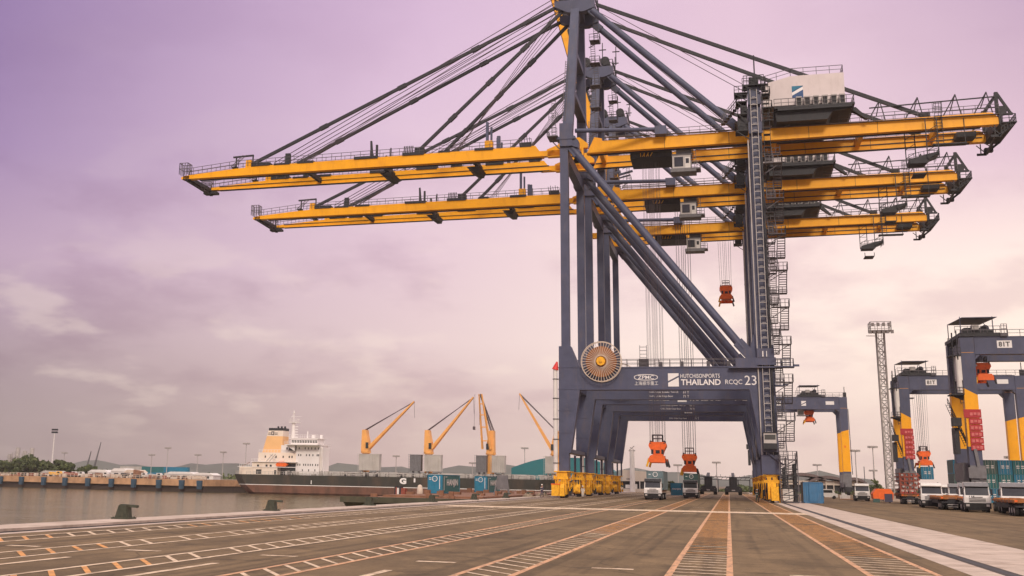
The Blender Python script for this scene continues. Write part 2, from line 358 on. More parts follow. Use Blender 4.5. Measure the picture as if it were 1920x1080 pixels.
fr = t.nodes.new('ShaderNodeFresnel'); fr.inputs[0].default_value = 1.33; ms = t.nodes.new('ShaderNodeMixShader'); ou = t.nodes.new('ShaderNodeOutputMaterial')
for n in (df, gl, fr): wl(bp.outputs[0], n.inputs['Normal'])
wl(fr.outputs[0], ms.inputs[0]); wl(df.outputs[0], ms.inputs[1]); wl(gl.outputs[0], ms.inputs[2]); wl(ms.outputs[0], ou.inputs[0])
b_ = MB(); sheet(b_, -3000, QX, -400, 700, -4.0); tag(b_.build('harbour_water', wm), kind='structure')
# far wharf on the other side of the basin, and the land behind it
edge = [(-900,592),(-308,432.5),(-196,402),(-190,428),(QX,428)]
b_ = MB(); 
for (x0,y0),(x1,y1) in zip(edge, edge[1:]):
    b_.m = 0; b_.add([(x0,y0,.75),(x1,y1,.75),(x1,y1+1.2,.75),(x0,y0+1.2,.75),(x0,y0,-1.75),(x1,y1,-1.75),(x0,y0+1.2,-1.75),(x1,y1+1.2,-1.75)],[(0,1,2,3),(0,4,5,1),(4,6,7,5),(3,2,7,6)])
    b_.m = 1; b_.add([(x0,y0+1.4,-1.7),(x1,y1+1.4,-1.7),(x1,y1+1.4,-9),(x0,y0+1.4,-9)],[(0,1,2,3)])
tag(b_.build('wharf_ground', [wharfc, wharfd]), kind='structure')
b_ = MB(); vs=[(x,y+1.0,.74) for x,y in edge]+[(QX,3200,.74),(-3500,3200,.74),(-3500,592,.74)]; b_.add(vs,[tuple(range(len(vs)))])
earth = mat('far_earth', (.20,.15,.105), .9, 0, .3, .05, (.10,.12,.05), .8)
tag(b_.build('far_land_ground', earth), kind='structure')
# hills at the back left
b_ = MB(); n = 60; vs=[]; fs=[]
for i in range(n+1):
    x=-2600+i*48; h=26+34*max(0,math.sin(i*.16+.6))*max(0,1-i/52)+7*math.sin(i*.9)+5*math.sin(i*2.3)
    vs+=[(x,2350,0),(x,2500+20*math.sin(i),max(6,h)),(x,2800,0)]
for i in range(n): a=3*i; fs+=[(a,a+3,a+4,a+1),(a+1,a+4,a+5,a+2)]
hillm = mat('hill_forest', (.08,.09,.07), .9, 0, .3, .01)
b_.add(vs,fs,True); tag(b_.build('hills', hillm), kind='structure')

# mooring bollards on the kerb
def bollard_parts():
    base=MB(); base.box(-.62,.62,-.62,.62,.12,.22)
    for sx in (-1,1):
        for sy in (-1,1): base.tube((sx*.5,sy*.5,.22),(sx*.5,sy*.5,.27),.06,6)
    st=MB(); st.prism([(-.52,.22),(.46,.22),(.36,.8),(.36,1.0),(-.22,1.04),(-.3,.95)],-.3,.3,'y'); st.prism([(-.42,.22),(.42,.22),(.3,1.0),(-.18,1.0)],-.38,.38,'y')
    hd=MB(); hd.bar((-.2,0,.98),(.98,0,.94),.42,.2,.3,.16); hd.tube((.9,-.17,.94),(.9,.17,.94),.1,8)
    return base,st,hd
notes=['nearest to the camera on the pale kerb','second from the front on the pale kerb','third from the front, left of the barge','just before the first blue container on the barge','between the two blue containers on the barge','beyond the second blue container on the barge','beside the pile of ropes beyond the barge','last before the yellow crane wheels']
b0=None
for i,(yy,nt_) in enumerate(zip((49.6,67.8,88,108,127,146,163,178),notes)):
    if b0 is None:
        b0=empty('mooring_bollard',(0,0,0),'','bollard','bollards along the quay kerb')
        x=bollard_parts(); x[0].build('base_plate',bollm,b0); x[1].build('post',bollm,b0); x[2].build('horn',bollm,b0); bb=b0
    else: bb=copy_tree(b0)
    bb.scale=(.70,.70,.72); bb.location=(-27.95,yy-.5,.034); bb['label']='dark iron mooring bollard '+nt_; bb.rotation_euler.z=random.uniform(-.1,.1)
# ------------------------------------------------------------------ ship-to-shore cranes
O = (-9.0, 180.0, 0.0)
NEAR, FAR = 170.0, 190.0
def zt(x): return 57.1+.014*x
def gh(x,y): return (1.9 if x>-29 else 1.9-.0071*(-29-x))-(.22 if y>180 and x<-10 else 0)
crane = empty('gantry_crane', O, 'nearest of the three blue grey quay cranes, white lettering on its portal, yellow boom lowered', 'gantry crane', 'quay cranes in a row')
def part(mb, name, mats, parent=crane, org=O, loc=None): return mb.build(name, mats, parent, org, loc)
def leg_lo_left(y, near):
    m=MB()
    if near: m.box(-24.45,-22.95,y-.85,y+.85,3.7,6.6)
    else:
        for dx in (-1.15,-.15,.75):
            for dy in (-.6,.6): m.tube((-23.6+dx,y+dy,3.7),(-23.6+dx,y+dy,6.7),.11,6)
    m.prism([(-24.45,6.6),(-22.65,6.6),(-21.2,15.95),(-21.2,19.35),(-22.55,22.6),(-24.35,22.6)],y-.85,y+.85)
    m.box(-24.0,-22.72,y-.55,y+.55,22.6,54.6)
    # stiffener ribs and flange edges
    for z in (9.5,12.8,16.0,19.3): m.box(-24.5,-22.3 if z<14 else -21.25,y-.9,y+.9,z,z+.09)
    return m
def leg_lo_right(y, near):
    m=MB()
    if near: m.box(4.9,7.0,y-.85,y+.85,3.7,6.9)
    else:
        for dx in (-.85,0,.8):
            for dy in (-.6,.6): m.tube((5.95+dx,y+dy,3.7),(5.95+dx,y+dy,7.0),.12,6)
    m.prism([(4.9,6.9),(7.0,6.9),(7.0,22.4),(4.8,22.4),(3.6,19.35),(3.35,15.95)],y-.85,y+.85)
    m.box(4.95,6.75,y-.55,y+.55,22.4,62.2)
    for z in (30,38,46,54): m.box(4.9,6.8,y-.6,y+.6,z,z+.1)
    return m
for y,nr in ((NEAR,True),(FAR,False)):
    part(leg_lo_left(y,nr),'leg',steel); part(leg_lo_right(y,nr),'leg',steel)
    m=MB(); m.box(-21.2,3.6,y-.8,y+.8,16.1,19.2); m.box(-21.2,3.6,y-.9,y+.9,19.2,19.35); m.box(-21.2,3.4,y-.9,y+.9,15.95,16.1)
    for x in (-17,-12.5,-8,-3.5,.5): m.box(x-.04,x+.04,y-.83,y+.83,16.1,19.2)
    pb=part(m,'portal_beam',steel)
    m=MB(); m.rail([(-20.5,y-.75,19.35),(3.2,y-.75,19.35)],1.15,1.5); m.rail([(-20.5,y+.75,19.35),(3.2,y+.75,19.35)],1.15,1.5)
    m.box(-12.4,-11.0,y-.5,y+.5,19.35,20.6); m.ladder((-11.7,y-.6,19.4),(-11.7,y-.6,22.6),1.0,.5)
    for x in (-15.5,-9.2,-6.1,-2.3,.6): m.box(x-.25,x+.25,y-.3,y+.3,19.35,19.9+.5*random.random())
    m.build('handrail',galv,pb,O)
    # diagonal brace tube with end fork
    m=MB(); m.tube((-22.2,y,54.3),(2.75,y,22.0),.6,12); m.bar((2.0,y,23.0),(4.6,y,20.0),1.1,1.5); m.bar((-22.6,y,55),(-21.2,y,53.0),1.0,1.4); m.prism([(3.1,19.35),(4.9,19.35),(4.9,24),(4.2,24)],y-.3,y+.3)
    part(m,'diagonal_brace',steel)
    # upper pylon leg, leaning to the apex
    ya = 176.8 if y==NEAR else 183.2
    m=MB(); m.bar((-22.95,y,54.5),(-22.2,ya,81),1.65,1.4,1.4,1.2,up=(0,1,0)); m.box(-24.0,-22.0,y-.95,y+.95,54.4,58.2); m.box(-24.5,-21.5,y-1.05,y+1.05,55.5,55.95); m.prism([(-22.0,54.4),(-21.0,54.0),(-21.0,55.2),(-22.0,56.4)],y-.8,y+.8)
    lg=part(m,'pylon_leg',steel)
    m=MB(); m.box(-25.9,-24.2,y-1.6,y+1.6,55.9,56.05); m.rail([(-24.3,y-1.6,56.05),(-25.9,y-1.6,56.05),(-25.9,y+1.6,56.05)],1.2,.8)
    m.rail([(-25.6,y-1.4,58.6),(-24.2,y-1.4,58.6)],1.2,.5); m.ladder((-24.8,y-1.4,56),(-24.8,y-1.4,62),.6,.4); m.bar((-25.6,y,55.9),(-24.1,y,54.2),.15)
    m.ladder((-23.3,y-.9,58.5),(-23.1,(y+ya)/2-.9,70),.55,.45)
    m.build('walkway',galv,lg,O)
    # tie pipe and back brace
    m=MB(); m.tube((-21.6,y,57.1),(-8.2,y+(4.5 if y==NEAR else -4.5),57.9),.36,8); m.box(-9.4,-7.6,y+(3.7 if y==NEAR else -5.3),y+(5.3 if y==NEAR else -3.7),56.9,58.3); part(m,'tie_pipe',steel)
    yb = 176 if y==NEAR else 185
    m=MB(); m.tube((-19.4,ya-.2 if y==NEAR else ya+.2,80.3),(3.4,yb,57.9),.55,12); m.bar((2.2,yb,59),(4.0,yb,57.2),1.0,1.3); m.bar((-18.6,ya,79.4),(-20.0,ya,80.8),.8,1.2)
    part(m,'back_brace',steel)
    m=MB(); m.bar((-18.6,ya,81.3),(30.9,yb,zt(31)+.3),.42,.55); m.box(30.2,31.6,yb-.4,yb+.4,zt(31),zt(31)+.9); part(m,'back_stay',steeld)
    # fore stays
# beams along the quay joining near and far legs
for x0,x1,z0,z1,nm in ((-24.2,-22.6,16.6,18.9,'tie_beam'),(5.0,6.8,16.6,18.9,'tie_beam'),(-24.1,-22.9,6.62,7.2,'sill_beam'),(5.2,6.7,6.9,7.7,'sill_beam'),(-23.9,-22.7,52.2,54.0,'girder_support'),(5.0,6.7,52.2,54.2,'girder_support'),(5.0,6.7,58.6,60.2,'tie_beam')):
    m=MB(); m.box(x0,x1,NEAR+.85,FAR-.85,z0,z1); part(m,nm,steel)
m=MB()
for ya in (176.8,183.2): m.prism([(-25.7,82.3),(-25.7,81.3),(-23.4,80.1),(-20.7,80.1),(-19.0,80.7),(-19.0,82.3)],ya-.7,ya+.7)
m.box(-23.2,-21.3,177.5,182.5,80.7,82.3); m.box(-23.6,-21,178,182,82.3,83.2)
ap=part(m,'apex_beam',steel)
m=MB(); m.rail([(-25.7,176.1,82.3),(-19,176.1,82.3),(-19,183.9,82.3),(-25.7,183.9,82.3),(-25.7,176.1,82.3)],1.3,1.1,.06); m.box(-21.3,-19.1,177.5,182.5,82.2,82.32)
for x,y,h in ((-25.4,176,4.2),(-21,177,5.2),(-18.3,176,3.8),(-19.2,184,4.8),(-23,183,3)): m.tube((x,y,82.3),(x,y,82.3+h),.09,5); m.box(x-.7,x+.7,y-.1,y+.1,82.3+h*.7,82.3+h*.7+.16)
for y in (177.6,179.2,180.8,182.4): m.tube((-24.4,y-.2,83.9),(-24.4,y+.2,83.9),1.0,14); m.tube((-20.6,y-.2,83.9),(-20.6,y+.2,83.9),.9,14)
m.build('sheave_platform',steeld,ap,O)
# pylon cross ties and stair ladder on the landward side of the far pylon leg
m=MB()
for z,yo in ((64,2.0),(72,4.0)): m.box(-23.2,-21.9,NEAR+yo+.4,FAR-yo-.4,z,z+.9)
part(m,'pylon_tie',steel)
m=MB()
for k in range(6):
    z=58.5+k*3.7; yy=188.0-k*1.05; xo=-21.0+.1*k
    m.box(xo,xo+1.7,yy-1,yy+1,z,z+.1); m.rail([(xo,yy-1,z+.1),(xo+1.7,yy-1,z+.1),(xo+1.7,yy+1,z+.1)],1.1,.8); m.ladder((xo+.6+.5*(k%2),yy-.6,z),(xo+.6+.5*(k%2),yy-1.6,z+3.7),.7,.36); m.bar((xo-.2,yy,z-.9),(xo+1.6,yy,z),.12)
part(m,'access_stair',galv)
# girders behind the hinge
for y,s in ((176.0,1),(185.0,-1)):
    m=MB(); m.prism([(-20.4,zt(-20)-1.9),(41.0,zt(41)-1.9),(41.0,zt(41)-1.0),(40.2,zt(41)-.1),(39.6,zt(41)),(-18.8,zt(-19)),],y-.6,y+.6)
    m.prism([(-20.4,zt(-20)-2.02),(38.5,zt(41)-2.02),(38.5,zt(41)-1.9),(-20.4,zt(-20)-1.9)],y+s*.35-.35,y+s*.35+.35)
    m.m=1; m.prism([(-20,zt(-20)-1.28),(40.4,zt(41)-1.28),(40.4,zt(41)-1.13),(-20,zt(-20)-1.13)],y+s*.58,y+s*.72); m.prism([(-20,zt(-20)-2.09),(38.5,zt(41)-2.09),(38.5,zt(41)-2.02),(-20,zt(-20)-2.02)],y+s*.35-.42,y+s*.35+.42)
    for x in (-8,2,14,24,33): m.box(x-.03,x+.03,y-.62,y+.62,zt(x)-1.9,zt(x)+.02)
    gd=part(m,'girder',[yel,steeld])
    m=MB()
    for yy in (y-.9,y+.9):
        m.rail([(-17.5,yy,zt(-17.5)),(4.3,yy,zt(4.3))],1.15,1.6); m.rail([(18.5,yy,zt(18.5)),(41,yy,zt(41))],1.15,1.6); m.box(-17.5,41,yy-.25,yy+.25,zt(12)-.06,zt(12))
    m.build('handrail',galv,gd,O)
    m=MB(); m.box(-26.9,-21.0,y-.5,y+.5,zt(-24)-2.1,zt(-24)-.9); m.prism([(-24.3,zt(-24)-.9),(-20.3,zt(-20)-.9),(-20.3,zt(-20)-.2),(-21.6,zt(-20)+.9),(-23,zt(-24)+.9)],y-.45,y+.45); m.prism([(-20.5,zt(-20)-2),(-18,zt(-20)-2),(-18,zt(-20)+.5),(-19.2,zt(-20)+.8)],y-.42,y+.42)
    part(m,'hinge_bracket',yel)
for x in (-18.5,-4,9,22,33): m=MB(); m.box(x-.35,x+.35,176.6,184.4,zt(x)-1.3,zt(x)-.2); part(m,'girder_cross_tie',yel)
# boom: built round its hinge so that it can be lowered or raised
HG=(-21.0,180.0,54.9)
bm_=MB()
for y,s in ((176.0,1),(185.0,-1)):
    B=lambda x: zt(x)-gh(x,y)
    bm_.m=0; bm_.prism([(-27.6,B(-27)),(-28.9,zt(-29)),(-77,zt(-77)),(-78,zt(-78)),(-84,zt(-84)-.25),(-92.6,zt(-92)-.85),(-93.3,zt(-93)-1.1),(-93.2,B(-93))],y-.6,y+.6)
    bm_.prism([(-27.6,B(-27)-.12),(-27.6,B(-27)),(-90,B(-90)),(-90,B(-90)-.12)],y+s*.35-.35,y+s*.35+.35)
    bm_.box(-29.5,-21.3,y-.5,y+.5,zt(-25)-1.92,zt(-25)-1.0); bm_.prism([(-27.2,zt(-26)-1.2),(-25.0,zt(-26)-1.2),(-23.0,zt(-24)-1.2),(-22.4,zt(-24)-.2),(-23.4,zt(-24)+.75),(-24.6,zt(-24)+.75),(-25.2,zt(-24)-.1),(-27.0,zt(-26)-.75)],y-.45,y+.45); bm_.prism([(-80.9,zt(-80)-.2),(-79.8,zt(-80)-.2),(-79.9,zt(-80)+1.3),(-80.8,zt(-80)+1.3)],y-.5,y+.5)
    bm_.m=1; bm_.prism([(-28,B(-28)+.62),(-28,B(-28)+.77),(-90,B(-90)+.5),(-90,B(-90)+.62)],y+s*.58,y+s*.72); bm_.prism([(-28,B(-28)-.19),(-28,B(-28)-.12),(-90,B(-90)-.12),(-90,B(-90)-.19)],y+s*.35-.42,y+s*.35+.42)
    bm_.m=0
    for x in (-36,-47,-58,-69): bm_.box(x-.03,x+.03,y-.62,y+.62,B(x),zt(x)+.02)
boom=bm_.build('boom',[yel,steeld],crane,HG,Vector(HG)-Vector(O))
for x in (-40,-56,-70):
    bm_=MB(); bm_.box(x-.3,x+.3,176.6,184.4,zt(x)-1.2,zt(x)-.4); bm_.build('boom_cross_tie',steeld,boom,HG)
bm_=MB(); bm_.box(-92.9,-91.7,175.4,185.6,zt(-92)-1.55,zt(-92)-.85); bm_.box(-93.2,-90.6,184.3,185.7,zt(-91)-1.95,zt(-91)-1.5); bm_.bar((-92.3,175.6,zt(-92)-1.5),(-92.0,185.4,zt(-92)-1.9),.5,.5); bm_.build('tip_beam',steeld,boom,HG)
for x in (-56.2,-40.5):
    bm_=MB(); bm_.prism([(x-1.0,zt(x)-1.6),(x+1.4,zt(x)-1.6),(x+1.1,zt(x)-2.5),(x+.2,zt(x)-2.5)],179.5,184.2); bm_.build('rope_catcher',steeld,boom,HG)
bm_=MB()
for y in (176,185):
    for yy in (y-.95,y+.95):
        bm_.rail([(-29.5,yy,zt(-29)),(-82,yy,zt(-82)),(-92.5,yy,zt(-92)-.85)],1.15,1.7)
    bm_.box(-93.8,-92.2,y-.8,y+.8,zt(-93)-.4,zt(-93)+1.7) if False else bm_.rail([(-93.6,y-.8,zt(-93)-.6),(-92,y-.8,zt(-93)-.6),(-92,y+.8,zt(-93)-.6),(-93.6,y+.8,zt(-93)-.6),(-93.6,y-.8,zt(-93)-.6)],2.1,.45,.06)
    bm_.ladder((-83.4,y-.7,zt(-83)),(-81,y-.7,zt(-83)+2.2),.7,.35)
bm_.rail([(-90.5,178,zt(-90)-3.2),(-88.5,178,zt(-90)-3.2)],1.0,.6)
bm_.build('handrail',galv,boom,HG)
for y in (176,185):
    bm_=MB()
    bm_.box(-83.6,-82.6,y-.4,y+.4,zt(-83),zt(-83)+.3); bm_.bar((-83.5,y,zt(-83)+2.1),(-79.6,y,zt(-83)+2.25),.28); bm_.bar((-79.7,y,zt(-80)),(-79.7,y,zt(-80)+2.2),.2); bm_.bar((-82.9,y,zt(-83)),(-82.9,y,zt(-83)+2.1),.2)
    bm_.build('stay_anchor',steeld,boom,HG)
    bm_=MB()
    bm_.box(-79.6,-76.2,y-.75,y+.75,zt(-78),zt(-78)+.55); bm_.box(-73.4,-72.6,y-.4,y+.4,zt(-73),zt(-73)+2.0); bm_.box(-75.4,-72.4,y-.7,y+.7,zt(-73)-.1,zt(-73)+.2); bm_.box(-71,-68,y-.7,y+.7,zt(-70)-.1,zt(-70)+.3)
    bm_.build('stay_anchor',steeld,boom,HG)
    bm_=MB()
    bm_.box(-60.5,-56.2,y-.8,y+.8,zt(-58)-.15,zt(-58)+.3); bm_.bar((-57.4,y-.2,zt(-57)),(-57.6,y-.2,zt(-57)+3.1),.45,.45,.3,.3); bm_.bar((-56.7,y+.3,zt(-57)),(-56.7,y+.3,zt(-57)+2.5),.35)
    bm_.build('stay_anchor',steeld,boom,HG)
    bm_=MB()
    bm_.box(-54.2,-54,y,y+.2,zt(-54),zt(-54)+1.7)
    bm_.build('stay_anchor',steeld,boom,HG)
    bm_=MB()
    bm_.box(-51.8,-48,y-.8,y+.8,zt(-50)-.1,zt(-50)+.4); bm_.box(-49.7,-48.1,y-.6,y+.6,zt(-50)+.3,zt(-50)+1.2)
    for k in range(6): bm_.bar((-51.6+.3*k,y-.5,zt(-50)),(-51.5+.3*k,y-.5,zt(-50)+1.6),.14)
    bm_.build('stay_anchor',steeld,boom,HG)
    bm_=MB()
    bm_.box(-45.5,-43.5,y-.6,y+.6,zt(-44)-.1,zt(-44)+.35); bm_.build('stay_anchor',steeld,boom,HG); bm_=MB(); bm_.box(-31.5,-29.6,y-.7,y+.7,zt(-30)-.1,zt(-30)+.6)
    for k in range(5): bm_.bar((-31.5+.45*k,y-.6,zt(-30)),(-31.7+.45*k,y-.6,zt(-30)+1.5+.2*(k%2)),.09)
    bm_.build('stay_anchor',steeld,boom,HG)
    bm_=MB()
    bm_.box(-39.2,-36,y-.8,y+.8,zt(-37)-.15,zt(-37)+.25)
    bm_.build('stay_anchor',steeld,boom,HG)
for y in (176,185):
    bm_=MB(); bm_.m=0; bm_.bar((-37.1,y-.25,zt(-37)),(-37.1,y-.25,zt(-37)+4.8),.42,.5); bm_.bar((-36.5,y+.25,zt(-37)),(-36.5,y+.25,zt(-37)+4.1),.3,.4); bm_.m=1; bm_.box(-37.5,-36.2,y-.55,y+.55,zt(-37),zt(-37)+1.5)
    bm_.build('link_post',[steel,yel],boom,HG)
    bm_=MB(); bm_.bar((-35.2,y,zt(-35)),(-35.2,y,zt(-35)+2.3),.55,.5); bm_.build('link_post',steel,boom,HG)
# stays and ropes (lowered boom only)
fs_=[]
for y,ya in ((176,176.9),(185,183.1)):
    for (xa,za,xb) in ((-25.3,81.6,-79.6),(-24.4,80.7,-49.2)):
        m=MB(); p=Vector((xa,ya,za)); q=Vector((xb,y,zt(xb)+.7)); m.bar(p,q,.40,.52)
        for f in (.26,.5,.76): c=p.lerp(q,f); d=(q-p).normalized(); m.bar(c-d*.8,c+d*.8,.5,.72)
        m.box(xb-.5,xb+.6,y-.35,y+.35,zt(xb)-.05,zt(xb)+.75); fs_.append(part(m,'fore_stay',steeld))
m=MB()
for y in (177.4,179.4,181.4,183.2):
    m.tube((-24.2,y,83.6),(-72.5-(y-180)*.8,y,zt(-72)+1.2),.055,5,caps=False); m.tube((-24.0,y,83.3),(-44-(y-180)*.6,y,zt(-44)+.8),.055,5,caps=False)
    m.tube((-25.0,y,83.9),(-77-(y-180)*.3,y,zt(-77)+1),.07,5,caps=False)
ropes_f=part(m,'boom_rope',rope)
m=MB()
for y in (178.5,181.5): m.tube((-19.5,y,82.5),(9.5,y,62.5),.06,5,caps=False); m.tube((-19.2,y,81),(4.5,y,57.6),.055,5,caps=False)
part(m,'hoist_rope',rope)
m=MB(); m.box(2.9,5.0,171.2,175,zt(3)+.1,zt(3)+.25)
for k in range(8): m.box(.9+k*.36,1.5+k*.36,171.6,172.9,zt(2)+.2+k*.42,zt(2)+.28+k*.42)
m.rail([(.9,171.6,zt(2)+.2),(3.7,171.6,zt(2)+3.6)],1.1,.6); m.rail([(.9,172.9,zt(2)+.2),(3.7,172.9,zt(2)+3.6)],1.1,.6)
part(m,'access_stair',galv)
# tops of the landward legs: stacked platforms, ladders
for y in (NEAR,FAR):
    s=-1 if y==NEAR else 1
    for k,(z,x0,x1) in enumerate(((55.0,3.0,4.8),(57.6,3.4,4.8),(59.6,3.2,4.8),(61.0,3.0,4.9),(56.4,6.9,8.6),(58.4,6.9,8.4),(60.6,6.9,8.2),(62.2,4.2,7.6))):
        m=MB(); m.box(x0,x1,y-1.4,y+1.4,z,z+.14); m.rail([(x0,y-1.4,z),(x1,y-1.4,z)],1.15,.6,.05); m.rail([(x0 if x1<6 else x1,y-1.4,z),(x0 if x1<6 else x1,y+1.4,z)],1.15,.7,.05)
        m.bar((x0+.1,y-1.3,z),(4.85 if x1<6 else 6.9,y-1.3,z-1.3),.12)
        if k==0: m.box(3.3,4.7,y-.9,y+.9,55.14,57.2)
        if k==1: m.box(3.8,4.8,y-.8,y+.8,57.74,59.3)
        part(m,'leg_platform',steeld)
    m=MB()
    for z in range(50,63,1): m.box(7.0,8.0,y-1.2+(z%2)*.3,y-.2,z+.3,z+.36)
    m.box(7.0,7.08,y-1.2,y-1.1,50,63); m.box(7.92,8.0,y-1.2,y-1.1,50,63)
    m.box(5.2,6.6,y-1.0,y+1.0,62.2,63.6); m.rail([(4.4,y-1.2,62.3),(7.4,y-1.2,62.3)],1.5,.5,.06); m.tube((6.1,y,63.5),(6.1,y,67.5),.1,6)
    part(m,'leg_head',steeld)
    m=MB(); m.box(4.85,6.9,y-1.1,y-.76,54.6,56.4); part(m,'leg_casing',steel); m=MB(); m.box(4.9,6.85,y-1.1,y-.76,59.2,61.0); part(m,'leg_casing',steel)
# rack ladder and lift on the near landward leg
m=MB(); m.m=0
for x in (5.3,6.25): m.box(x-.045,x+.045,168.55,168.75,6,61.5)
z=6.5
while z<61: m.box(5.3,6.25,168.58,168.7,z,z+.09); m.box(5.55,6.05,168.6,168.66,z+.2,z+.26); z+=1.05
m.box(4.62,4.78,168.7,169.0,6,53.5); m.m=1
m.box(6.45,6.7,168.7,169.1,6,53.5)
part(m,'lift_mast',[galvl,steeld])
m=MB(); m.m=0; m.box(5.0,6.7,167.0,168.5,8.2,9.6); m.m=1; m.box(5.1,6.6,166.98,167.0,8.7,9.4); m.m=2; m.box(4.9,6.8,166.95,168.55,9.6,9.75); m.box(4.9,6.8,166.95,168.5,7.4,8.2); m.ladder((5.85,166.9,9.8),(5.85,166.9,11.6),1.3,.4)
part(m,'lift_cab',[cabw,glass,steeld])
m=MB(); m.box(4.6,7.2,168.4,169.14,3.8,6.6); part(m,'leg_casing',steel); m=MB(); m.box(4.75,7.05,168.3,169.14,7.0,8.6); part(m,'leg_casing',steel); m=MB(); m.bar((5.4,168.2,7.0),(7.6,168.2,5.2),.2); part(m,'strut',steel); m=MB(); m.box(4.3,7.2,168.35,169.12,19.4,20.5); m.box(4.6,7.0,168.3,169.1,20.5,21.8); m.m=1
m.box(5.35,5.5,168.2,168.3,20.6,21.4); m.box(5.9,6.0,168.2,168.3,20.6,21.4)
part(m,'leg_casing',[steel,letter])
m=MB(); m.box(.6,8.6,168.3,169.12,19.0,19.2); m.box(1.6,4.6,168.4,169.1,19.2,20.4); m.rail([(7.2,168.3,19.2),(9.6,168.3,19.2),(9.6,170,19.2)],1.1,.6); m.box(9.6,10.4,168.8,169,19.2,19.5); m.box(7.2,9.7,168.2,170,19.05,19.2)
part(m,'landing_platform',steel)
# stair tower behind the leg
m=MB(); z=.6; k=0
while z<50:
    xa = 7.55 if k%2==0 else 8.75
    ya,yb=(167.6,170.9) if k%2==0 else (170.9,167.6)
    for i in range(9):
        f=(i+.5)/9; m.box(xa-.5,xa+.5,ya+(yb-ya)*f-.16,ya+(yb-ya)*f+.16,z+2.7*f-.04,z+2.7*f+.03)
    for dx in (-.55,.55): m.bar((xa+dx,ya,z),(xa+dx,yb,z+2.7),.06,.22); m.bar((xa+dx,ya,z+1.05),(xa+dx,yb,z+3.75),.07); m.bar((xa+dx,(ya+yb)/2,z+1.35),(xa+dx,(ya+yb)/2,z+2.4),.06)
    m.box(6.95,9.35,yb-(.0 if yb>169 else 1.1),yb+(1.1 if yb>169 else 0),z+2.62,z+2.72)
    ye=yb+(1.1 if yb>169 else -1.1); m.rail([(6.95,ye,z+2.7),(9.35,ye,z+2.7),(9.35,yb,z+2.7)],1.1,.55,.05)
    if k%2: m.bar((6.9,167.0,z+1.2),(9.0,167.0,z+2.6),.11); 
    z+=2.7; k+=1
for x in (6.95,9.35):
    for y in (166.9,171.6): m.bar((x,y,0.05),(x,y,7),.14)
m.box(6.95,9.4,166.8,171.7,.05,.15); m.box(7.0,9.2,166.9,170,.15,5.6) if False else None
part(m,'stair_tower',galv)
m=MB(); z=0.1
while z<5.5: m.box(6.95,9.3,166.85,166.95,z,z+.14); m.box(9.25,9.35,166.9,171.6,z,z+.14); m.bar((6.95,166.9,z),(9.3,166.9,z+.9),.09); z+=.9
m.box(8.8,9.2,167,171,.1,5.4); part(m,'stair_cage',steeld)
# machinery house on the girders
m=MB(); m.m=0; m.prism([(7.4,60.2),(19.4,60.2),(19.4,64.95),(11.6,64.95),(7.4,63.9)],173.5,186.5); m.m=1; m.box(12.4,12.44,173.4,173.5,60.2,61.8); m.box(18.2,18.9,173.42,173.5,62.4,63.6) if False else None
hs=part(m,'machinery_house',[housew,steelg])
m=MB(); m.rail([(7.4,173.7,63.9),(11.6,173.7,64.95),(19.3,173.7,64.95),(19.3,186.3,64.95),(7.4,186.3,64.95)],1.3,1.6,.05); m.build('roof_rail',galv,hs,O)
m=MB(); m.add([(11.7,173.46,61.3),(13.35,173.46,61.3),(13.35,173.46,63.25),(11.7,173.46,63.25)],[(0,1,2,3)]); m.m=1
m.add([(11.7,173.45,62.35),(13.35,173.45,63.25),(11.7,173.45,63.25)],[(0,1,2)]); m.m=2; m.add([(11.7,173.44,61.7),(13.35,173.44,62.6),(13.35,173.44,63.1),(11.7,173.44,62.2)],[(0,1,2,3)]); m.build('logo_panel',[logod,logob,letter],hs,O)
m=MB()
m.box(8.9,20.6,172.2,187.6,59.35,59.65); m.prism([(9.2,57.45),(16.6,57.45),(17.4,58.6),(20.2,59.0),(20.5,59.4),(9.0,59.4)],173,187); m.box(10.5,11.2,174.8,175.3,57.2,57.8)
m.prism([(19.8,59.4),(20.9,59.4),(22.6,57.5),(22.2,57.5)],174,175); m.box(9.4,20.2,172.22,172.3,59.0,59.36)
part(m,'house_platform',steeld)
m=MB(); m.rail([(8.9,172.3,59.65),(20.5,172.3,59.65),(20.5,187.5,59.65)],1.25,1.0,.05); part(m,'handrail',galv)
for x in (12.6,13.8,15.1,16.4,17.7,18.9):
    m=MB(); m.m=0; m.box(x-.42,x+.42,172.5,173.4,59.65,61.2); m.m=1; m.box(x-.3,x+.3,172.46,172.5,59.8,61.0); part(m,'cooling_unit',[galvl,steeld])
m=MB(); m.tube((9.2,173.45,59.3),(20.2,173.4,59.3),.1,6); part(m,'lamp_pipe',galvl)
